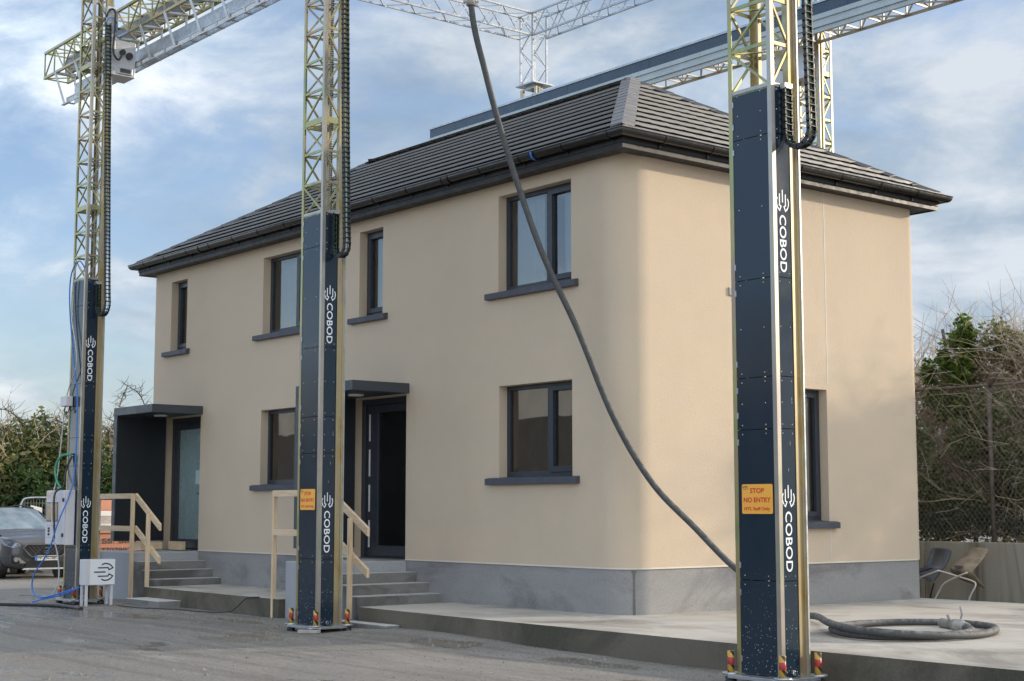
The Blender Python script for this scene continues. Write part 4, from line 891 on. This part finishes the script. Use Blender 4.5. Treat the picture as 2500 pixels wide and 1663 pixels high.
for s_ in (-1,1):
    q=MB(); P=[cpnt(.02,s_*.58,.76),cpnt(.10,s_*.72,.72),cpnt(.30,s_*.86,.78),cpnt(.50,s_*.90,.90),cpnt(.22,s_*.84,.88),cpnt(.04,s_*.64,.83)]
    q.prism(P,(.02,s_*.02,.0)); q.build('headlight',M['lamp'],car,.004,True)
    q=MB(); q.prism([cpnt(.05,s_*.55,.50),cpnt(.10,s_*.80,.56),cpnt(.10,s_*.80,.36),cpnt(.04,s_*.52,.40)],(.03,0,0)); f_=q.build('fog_lamp_recess',M['carblack'],car,.004,True)
    q=MB(); q.cyl(cpnt(.03,s_*.70,.46),.05,.03,14,0,(1,0,0)); q.build('fog_lamp',M['lamp'],f_)
    q=MB(); q.prism([cpnt(.04,s_*.46,.37),cpnt(.05,s_*.62,.50),cpnt(.05,s_*.66,.50),cpnt(.04,s_*.60,.37)],(.035,0,0)); q.build('bumper_accent',M['chrome'],car,0,True)
    q=MB(); q.box(*[v for pr in zip(cpnt(1.55,s_*.94,1.05),cpnt(1.38,s_*1.12,1.20)) for v in pr]); q.build('mirror',M['carpaint'],car,.03)
    for xw in (.92,3.72):
        q=MB(); c=cpnt(xw,s_*.70,.34); r_=.34*CS
        q.tube([c,c+V((0,s_*.01,0)),c+V((0,s_*.18*CS,0)),c+V((0,s_*.19*CS,0))],[r_*.9,r_,r_,r_*.9],28); wh=q.build('wheel',M['tyre'],car)
        q=MB(); q.tube([c+V((0,s_*.16*CS,0)),c+V((0,s_*.197*CS,0))],[r_*.66,r_*.62],24); q.build('rim',M['alu'],wh)
        q=MB(); q.tube([c-V((0,s_*.02,0)),c+V((0,s_*.193*CS,0))],[r_*1.14,r_*1.14],28); q.build('wheel_arch',M['carblack'],car)
front('lower_intake',[(.03,y,z) for y,z in ((-.48,.27),(.48,.27),(.44,.40),(-.44,.40))],M['carblack'],car,.03)
front('skid_trim',[(.05,y,z) for y,z in ((-.55,.22),(.55,.22),(.5,.26),(-.5,.26))],M['alu'],car,.04)
# ------------------------------------------------------------------ skip, boards, mesh panel
SX=-20.4
KY=lambda y:(y+11.95)*1.2-11.95
KZ=lambda z:1.2+(z-1.2)*1.2
sk_=thing('waste_skip','orange steel skip seen behind the pine railing left of the porch','skip',(SX,4.0,GZ))
ya,yb=KY(.0),KY(3.2); zt=KZ(.78)
q=MB(); q.add([V((SX,ya+.5,GZ)),V((SX,yb-.5,GZ)),V((SX-1.5,yb-.5,GZ)),V((SX-1.5,ya+.5,GZ)),V((SX+.06,ya,zt)),V((SX+.06,yb,zt)),V((SX-1.6,yb,zt)),V((SX-1.6,ya,zt))],[(0,1,5,4),(1,2,6,5),(2,3,7,6),(3,0,4,7),(3,2,1,0)]); q.build('body',M['orange'],sk_)
q=MB(); q.box(SX,SX+.11,ya-.05,yb+.05,zt-.04,zt+.05); q.box(SX-1.66,SX-1.56,ya-.05,yb+.05,zt-.04,zt+.05); q.box(SX-1.56,SX,ya-.05,ya+.03,zt-.04,zt+.05); q.box(SX-1.56,SX,yb-.03,yb+.05,zt-.04,zt+.05); q.build('rim',M['orange'],sk_,.01)
for y in (KY(1.35),KY(2.2)):
    q=MB(); q.box(SX+.02,SX+.08,y-.06,y+.06,GZ+.1,zt-.06); q.build('rib',M['orange'],sk_,.006)
q=MB(); text_mb(q,'SS. SKIPS',(SX+.064,KY(.34),KZ(.55)),(0,1,0),(0,0,1),.115,1.05); q.build('lettering',M['dark'],sk_)
q=MB(); text_mb(q,'7707992',(SX+.060,KY(.32),KZ(.375)),(0,1,0),(0,0,1),.115,.74); q.build('lettering',M['dark'],sk_)
def board(nm,lab,b,mt_): q=MB(); q.box(SX+b[0],SX+b[1],KY(b[2]),KY(b[3]),KZ(b[4]),KZ(b[5])); tag(q.build(nm,mt_,None,.01),lab,'board','boards heaped in the orange skip')
board('board','brown board lying across the orange skip',(-1.2,-.25,.12,2.5,.93,1.06),M['plank'])
board('board','white sheet of insulation at the top of the heap in the skip',(-1.3,-.35,.16,2.3,1.065,1.16),M['offwhite'])
board('board','white boards lowest in the heap on the orange skip',(-1.0,-.2,.10,2.6,.83,.925),M['offwhite'])
board('board','orange panel standing at the back of the skip',(-1.5,-1.38,.25,2.2,1.0,1.38),M['orange'])
mp_=thing('mesh_fence_panel','galvanised mesh fence panel standing behind the grey car','fence panel',(-22,2.4,GZ))
q=MB(); q.tube(bez([(-22,1.5,GZ),(-22,1.5,1.0),(-22,1.55,1.36),(-22,1.75,1.46),(-22,2.6,1.46),(-22,3.6,1.46)],6),.022,8); q.tube([(-22,1.5,.3),(-22,3.6,.3)],.016,6); q.tube([(-22,2.7,GZ),(-22,2.7,1.46)],.02,6); q.build('frame',M['galv'],mp_)
q=MB(); y=1.55
while y<3.6: q.beam((-22,y,-.1),(-22,y,1.42),.006); y+=.07
z=-.1
while z<1.42: q.beam((-22,1.5,z),(-22,3.6,z),.006); z+=.16
q.build('mesh',M['galv'],mp_)
q=MB(); q.prism([V((-21.97,1.75,1.17)),V((-21.97,2.02,1.11)),V((-21.97,2.02,1.23)),V((-21.97,1.75,1.29))],(.006,0,0)); q.build('tag',M['offwhite'],mp_,0,True)
# ------------------------------------------------------------------ retaining wall, fence, chairs
rw=thing('retaining_wall','stained concrete retaining wall under the hedge at the right','wall',(0,8.1,GZ))
for k,x in enumerate([-10+2.05*i for i in range(10)]):
    q=MB(); q.box(x+.004,x+2.046,8.0,8.25,-.5,.70+.004*(k%3)); q.build('wall_panel',M['retain'],rw,.008)
cf=thing('chain_link_fence','rusty chain link fence on the retaining wall in front of the brambles','fence',(-.78,8.35,.7))
for x in (-3.5,-.78):
    q=MB(); q.tube([(x,8.35,.6),(x,8.35,3.08)],.036,8); q.tube([(x,8.35,3.05),(x+.28,8.28,3.38)],[.036,.028],8); q.build('post',M['rustpost'],cf)
q=MB(); q.tube([(-3.6,8.35,3.08),(.7,8.35,3.09)],.022,8); q.tube([(-3.6,8.35,1.9),(.7,8.35,1.9)],.006,6); q.build('top_rail',M['rustpost'],cf)
q=MB(); x=-6
while x<2.2:
    for s_ in (1,-1):
        p=[x,.74]; e=[x+2.3*.8*s_,3.05]
        if s_<0: p,e=[x+2,.74],[x+2-2.3*.8,3.05]
        lo,hi=-3.5,.7
        (xa,za),(xb,zb)=p,e
        def cl(xx,t): return t
        if (xb>lo or xa>lo) and (xa<hi or xb<hi):
            t0,t1=0,1
            for lim,sg in ((lo,1),(hi,-1)):
                for end in (0,1):
                    pass
            dx=xb-xa
            ta=(lo-xa)/dx; tb=(hi-xa)/dx; t0=max(0,min(ta,tb)); t1=min(1,max(ta,tb))
            if t1>t0: q.beam((xa+dx*t0,8.33,za+(zb-za)*t0),(xa+dx*t1,8.33,za+(zb-za)*t1),.0028)
    x+=.085
q.build('mesh',M['wire'],cf)
def shell_chair(lab,top_l,top_r,bot_l,bot_r,seat_l,seat_r,mt_,legs,slot):
    t=thing('chair',lab,'chair',((top_l[0]+top_r[0])/2,7.3,GZ),'old shell chairs by the retaining wall')
    q=MB(); rows_=[]
    TL,TR,BL,BR,SL_,SR=[V(p) for p in (top_l,top_r,bot_l,bot_r,seat_l,seat_r)]
    for k in range(9):
        s_=k/8; l=TL.lerp(BL,s_); r_=TR.lerp(BR,s_); row=[]
        for j in range(9):
            u=j/8; p=l.lerp(r_,u); p.y+=.10*((2*u-1)**2)+.03*math.sin(s_*3); 
            if s_<.15: p+= (BL-TL)*(.10*(abs(2*u-1)**4))
            row.append(p)
        rows_.append(row)
    for k in range(1,6):
        s_=k/5; l=BL.lerp(SL_,s_); r_=BR.lerp(SR,s_); rows_.append([l.lerp(r_,j/8)+V((0,.10*((2*j/8-1)**2)*(1-s_),0)) for j in range(9)])
    q.grid(rows_); sh=q.build('shell',mt_,t,0,False,1,.02)
    if slot:
        c=(BL+BR)/2*.85+(TL+TR)/2*.15; d=(BR-BL).normalized(); u=(TL-BL).normalized(); s_=MB()
        P=[c+d*(.085*math.cos(a))+u*(.028*math.sin(a))+V((0,-.03,0)) for a in [i*.524 for i in range(12)]]; s_.poly(P); s_.build('grip_slot',M['dark'],sh)
    for L in legs: q=MB(); q.tube(bez([V(p) for p in L],6),.013,8); q.build('leg',M['legpale'] if slot else M['black_cable'],t)
shell_chair('brown shell chair with pale bent legs tipped against the retaining wall',(-.68,7.55,.645),(-.355,7.55,.635),(-.88,7.22,.33),(-.47,7.22,.30),(-.80,7.5,.16),(-.37,7.5,.05),M['chair_brown'],
  [[(-1.187,7.0,.183),(-.93,7.08,.29),(-.88,7.12,.295),(-.62,7.2,.22),(-.42,7.25,.16),(-.375,7.24,.10),(-.44,7.2,-.05),(-.501,7.18,GZ)],[(-.44,7.15,.29),(-.62,7.1,.21),(-.78,7.06,.12),(-.87,7.05,.0),(-1.0,7.0,GZ)]],True)
shell_chair('black shell chair half hidden behind the house corner',(-1.36,7.5,.63),(-.99,7.5,.62),(-1.36,7.3,.33),(-1.0,7.3,.33),(-1.36,7.0,.28),(-.92,7.0,.13),M['chair_black'],
  [[(-1.02,7.15,.12),(-1.08,7.15,-.05),(-1.12,7.15,GZ)],[(-1.34,7.2,.2),(-1.36,7.15,GZ)],[(-1.36,7.1,.25),(-1.2,7.05,.28),(-.96,7.05,.34)]],False)
# ------------------------------------------------------------------ vegetation
def leaves(mb, c, rad, n, size, rng, hollow=.45, flat=0, lump=.35, zmin=None):
    c=V(c)
    for _ in range(n):
        while True:
            d=V((rng.uniform(-1,1),rng.uniform(-1,1),rng.uniform(-1,1)))
            if .05<d.length<1: break
        u=d.normalized(); rr=(hollow+(1-hollow)*rng.random()**.6)*(1+lump*mnoise.noise(u*2.2+c)+.5*lump*mnoise.noise(u*5+c))
        p=c+V((u.x*rad[0],u.y*rad[1],u.z*rad[2]))*rr
        if zmin is not None and p.z<zmin: continue
        a=V((rng.gauss(0,1),rng.gauss(0,1),rng.gauss(0,.6))).normalized(); b_=a.cross(V((rng.gauss(0,1),rng.gauss(0,1),rng.gauss(0,1)))).normalized(); s_=size*rng.uniform(.5,1.3)
        mb.add([p-a*s_,p+b_*s_*.55,p+a*s_,p-b_*s_*.55],[(0,1,2,3)])
def twigs(mb, base, n, h, spread, rng, r0=.008, curl=.25, seg=5, up=1.0, zj=.3):
    base=V(base)
    for _ in range(n):
        p=base+V((rng.uniform(-spread[0],spread[0]),rng.uniform(-spread[1],spread[1]),rng.uniform(0,spread[2])))
        L=h*rng.uniform(.35,1); d=V((rng.gauss(0,.55),rng.gauss(0,.55),rng.gauss(up,zj))).normalized(); path=[p]; 
        for k in range(seg): d=(d+V((rng.gauss(0,curl),rng.gauss(0,curl),rng.gauss(-.03,curl)))).normalized(); p=p+d*L/seg; path.append(p)
        mb.tube(path,[r0*(1-.75*i/seg) for i in range(seg+1)],3,0,False)
        for _k in range(2):
            i=rng.randrange(2,seg); q_=path[i]; d2=(d+V((rng.gauss(0,.8),rng.gauss(0,.8),rng.gauss(0,.5)))).normalized(); l2=L*.3
            mb.tube([q_,q_+d2*l2*.5,q_+d2*l2+V((rng.gauss(0,.03),0,rng.gauss(0,.03)))],[r0*.5,r0*.4,r0*.25],3,0,False)
rng=random.Random(11)
def shrub(lab,grp,c,rad,lm,nl,ls,tn,tw,zmin=GZ,arch=0,hollow=.45):
    t=thing('hedge_shrub',lab,'shrub',(c[0],c[1],GZ),grp)
    q=MB(); q.tube([(c[0],c[1],GZ),(c[0]+.1,c[1],c[2]*.6),(c[0]-.1,c[1]+.1,c[2])],[.07,.05,.02],6); q.build('stem',M['trunk'],t)
    q=MB(); leaves(q,c,rad,nl,ls,rng,hollow,0,.4,zmin); q.build('foliage',M[lm],t)
    if tn:
        q=MB(); twigs(q,(c[0],c[1],c[2]),tn,rad[2]*.75,(rad[0]*.8,rad[1]*.8,rad[2]*.75),rng,.011); 
        q.build('bare_twigs',M[tw],t)
    return t
gL='hedge shrubs beyond the car'
shrub('bushy olive green shrub behind the grey car at the left edge',gL,(-26.3,1.6,1.45),(1.7,1.7,2.0),'leaf_mix',11000,.085,90,'twig')
shrub('dark green ivy shrub low behind the mesh fence panel',gL,(-25.4,3.1,.85),(1.3,1.5,1.55),'leaf_dark',10000,.08,40,'twig_dark')
shrub('yellowish topped shrub beside the left tower',gL,(-26.6,3.7,1.7),(1.6,1.5,2.0),'leaf_mix',11000,.085,110,'twig')
shrub('brown twiggy shrub between the left tower and porch',gL,(-26.4,5.6,1.7),(1.6,1.5,1.9),'leaf_mix',8000,.075,350,'twig')
shrub('dark green shrub low between the left tower and porch',gL,(-25.2,5.3,.8),(1.2,1.5,1.7),'leaf_dark',9000,.08,40,'twig_dark')
shrub('dark ivy mass at the foot of the left edge hedge',gL,(-25.2,1.0,.6),(1.2,1.4,1.5),'leaf_dark',9000,.08,40,'twig_dark')
shrub('dark shrub farther back beyond the porch roof',gL,(-27.2,7.8,1.4),(1.8,1.9,2.0),'leaf_dark',5000,.085,300,'twig_dark')
def bare_tree(lab,base,branches):
    t=thing('thorn_tree',lab,'tree',base,'bare thorn trees over the hedge'); q=MB(); q.tube([V(base),V(base)+V((0,.05,1.6)),V(base)+V((0,0,2.4))],[.07,.05,.035],6); q.build('trunk',M['trunk'],t)
    q=MB()
    for pts in branches:
        P=bez([V(p) for p in pts],6); n=len(P); q.tube(P,[.022*(1-.8*i/n)+.004 for i in range(n)],4)
        for i in range(2,n,1):
            for _ in range(3):
                d=V((rng.gauss(0,.6),rng.gauss(0,.8),rng.gauss(.2,.7))).normalized(); l=rng.uniform(.12,.5)
                a=P[i]; b_=a+d*l*.5; c_=b_+(d+V((rng.gauss(0,.5),rng.gauss(0,.5),rng.gauss(0,.5)))).normalized()*l*.5; q.tube([a,b_,c_],[.009,.007,.004],3,0,False)
    q.build('crown',M['twig_dark'],t)
bare_tree('bare thorn tree arching over the hedge left of the left tower',(-26.2,3.4,GZ),[[(-26.2,3.4,2.0),(-26.1,3.3,3.0),(-26.0,2.9,3.55),(-25.9,2.5,3.75),(-25.8,2.1,3.6)],[(-26.2,3.4,2.2),(-26,3.6,3.1),(-26,3.9,3.5),(-26,4.3,3.4)],[(-26.2,3.3,2.2),(-26,3.0,2.9),(-26,2.6,3.25),(-26,2.3,3.2)]])
bare_tree('bare thorn tree between the left tower and the house wall',(-25.6,6.0,GZ),[[(-25.6,6.0,2.0),(-25.6,5.8,3.0),(-25.5,5.5,3.9),(-25.5,5.7,4.5)],[(-25.6,6.0,2.2),(-25.5,6.3,3.4),(-25.5,6.1,4.2),(-25.5,5.6,4.55)],[(-25.6,6,2.0),(-25.5,5.5,2.9),(-25.5,5.0,3.4),(-25.5,4.6,3.35)],[(-25.6,6,2.2),(-25.5,6.6,3.3),(-25.5,7.0,3.8),(-25.5,7.3,4.3)],[(-25.6,6,2.4),(-25.5,5.7,3.2),(-25.5,5.2,3.6)]])
gR='bramble shrubs behind the chain link fence'
def bramble(lab,c,h,spread,nt_,leaf,nl,lz,long_=0,tw='twig'):
    t=thing('bramble_shrub',lab,'shrub',(c[0],c[1],.6),gR)
    q=MB(); q.tube([(c[0],c[1],.3),(c[0]+.05,c[1],1.5),(c[0],c[1]+.1,2.6)],[.05,.035,.015],6); q.build('stem',M['trunk'],t)
    q=MB(); twigs(q,(c[0],c[1],.7),nt_,h*.42,(spread[0],spread[1],h*.62),rng,.008,.3,5,.7,.5)
    for k in range(long_):
        x=c[0]+rng.uniform(-spread[0],spread[0])*.6; y=c[1]+rng.uniform(-.3,.3); p=V((x,y,h*.55)); d=V((rng.gauss(0,.25),0,1)); path=[p]
        for _ in range(8): d=(d+V((rng.gauss(0,.16),rng.gauss(0,.1),-.04))).normalized(); p=p+d*.24*rng.uniform(.7,1.2); path.append(p)
        q.tube(path,[.009-.0008*i for i in range(9)],4,0,False)
    q.build('bare_twigs',M[tw],t)
    if nl and leaf=='leaf_mix':
        q=MB()
        for _ in range(16):
            zc=rng.uniform(1.9,.80*h+.2); leaves(q,(c[0]+rng.uniform(-1,1)*spread[0],c[1]+rng.uniform(-.5,.4),zc),(.34,.30,.30),170,.034,rng,.05)
        q.build('dead_leaves',M['leaf_gold'],t)
    if nl:
        q=MB()
        for _ in range(9): leaves(q,(c[0]+rng.uniform(-.8,.8)*spread[0],c[1]+rng.uniform(-.75,.1),lz+rng.uniform(-1.2,1.7)),(spread[0]*.45,spread[1]*.45,.42),nl//9,.048,rng,.1)
        q.build('foliage',M[leaf],t)
    return t
bramble('tangle of brown brambles with tall bare shoots at the right edge',(-.6,9.6,0),4.7,(.85,.7),1100,'leaf_mix',6500,2.2,10)
bramble('tangle of grey brown brambles just right of the house corner',(-2.1,9.8,0),4.3,(.8,.7),1000,'leaf_mix',6500,2.1,7)
bramble('brambles farther right beyond the fence post',(.9,9.5,0),4.2,(.7,.6),500,'leaf_mix',2500,2.2,4)
bramble('dense leafy thicket beyond the right edge of the fence',(2.2,9.4,0),4.6,(.80,.6),800,'leaf_mix',2600,2.4,3)
bramble('dim brambles hidden behind the house corner',(-3.9,9.9,0),4.2,(1.0,.7),900,'leaf_dark',900,1.6,2)
bramble('far back dark thicket behind the brambles',(-2.6,11.4,0),3.0,(2.0,.6),900,'leaf_mix',4000,1.4,5,'twig')
iv=thing('ivy_bush','bright green ivy clump climbing a stem beside the house corner','ivy',(-1.75,8.9,.7),gR)
q=MB(); q.tube(bez([(-1.75,8.95,.7),(-1.7,8.95,2.2),(-1.85,8.95,3.2),(-2.0,8.95,4.1)],6),.03,6); q.build('stem',M['trunk'],iv)
q=MB()
for k in range(44):
    z=2.3+1.85*rng.random()**1.1; w_=.46*(1-abs(z-3.0)/1.5)+.05
    leaves(q,(-1.62+rng.uniform(-w_,w_)+.16*math.sin(z*3.3),8.72+rng.uniform(-.15,.12),z),(.15,.15,.17),75,.052,rng,.05)
q.build('foliage',M['leaf_ivy'],iv)
gi=MB(); 
for k in range(16):
    x=-4.2+k*.42; leaves(gi,(x,8.52,.92+.1*rng.random()),(.34,.22,.26),430,.035,rng,.3)
tag(gi.build('ground_ivy',M['leaf_grey']),'grey green ivy spilling over the top of the retaining wall','ivy',kind='stuff')
gi=MB()
for k in range(26):
    x=-4.2+k*.25+rng.uniform(-.1,.1); leaves(gi,(x,8.62+rng.uniform(-.08,.15),1.3+rng.uniform(-.4,1.5)),(.34,.16,.42),560,.046,rng,.1)
tag(gi.build('undergrowth',M['leaf_green']),'dark leafy undergrowth behind the chain link fence','undergrowth',kind='stuff')
# building across the yard, seen only as a reflection in the ground floor windows
wh=thing('warehouse','pale clad warehouse across the yard, mirrored in the ground floor windows','building',(-34,-34,GZ))
q=MB(); q.box(-70,-12,-46,-34,5.5,8.4); q.build('wall',M['clad'],wh); q=MB(); q.box(-69.9,-12.1,-45.9,-33.9,GZ,5.5); q.build('base_wall',M['darkclad'],wh)
q=MB(); q.prism([V((-70.3,-46.4,8.4)),V((-70.3,-33.5,8.4)),V((-70.3,-40,9.4))],(58.6,0,0)); q.build('roof',M['grey_panel'],wh,0,True)
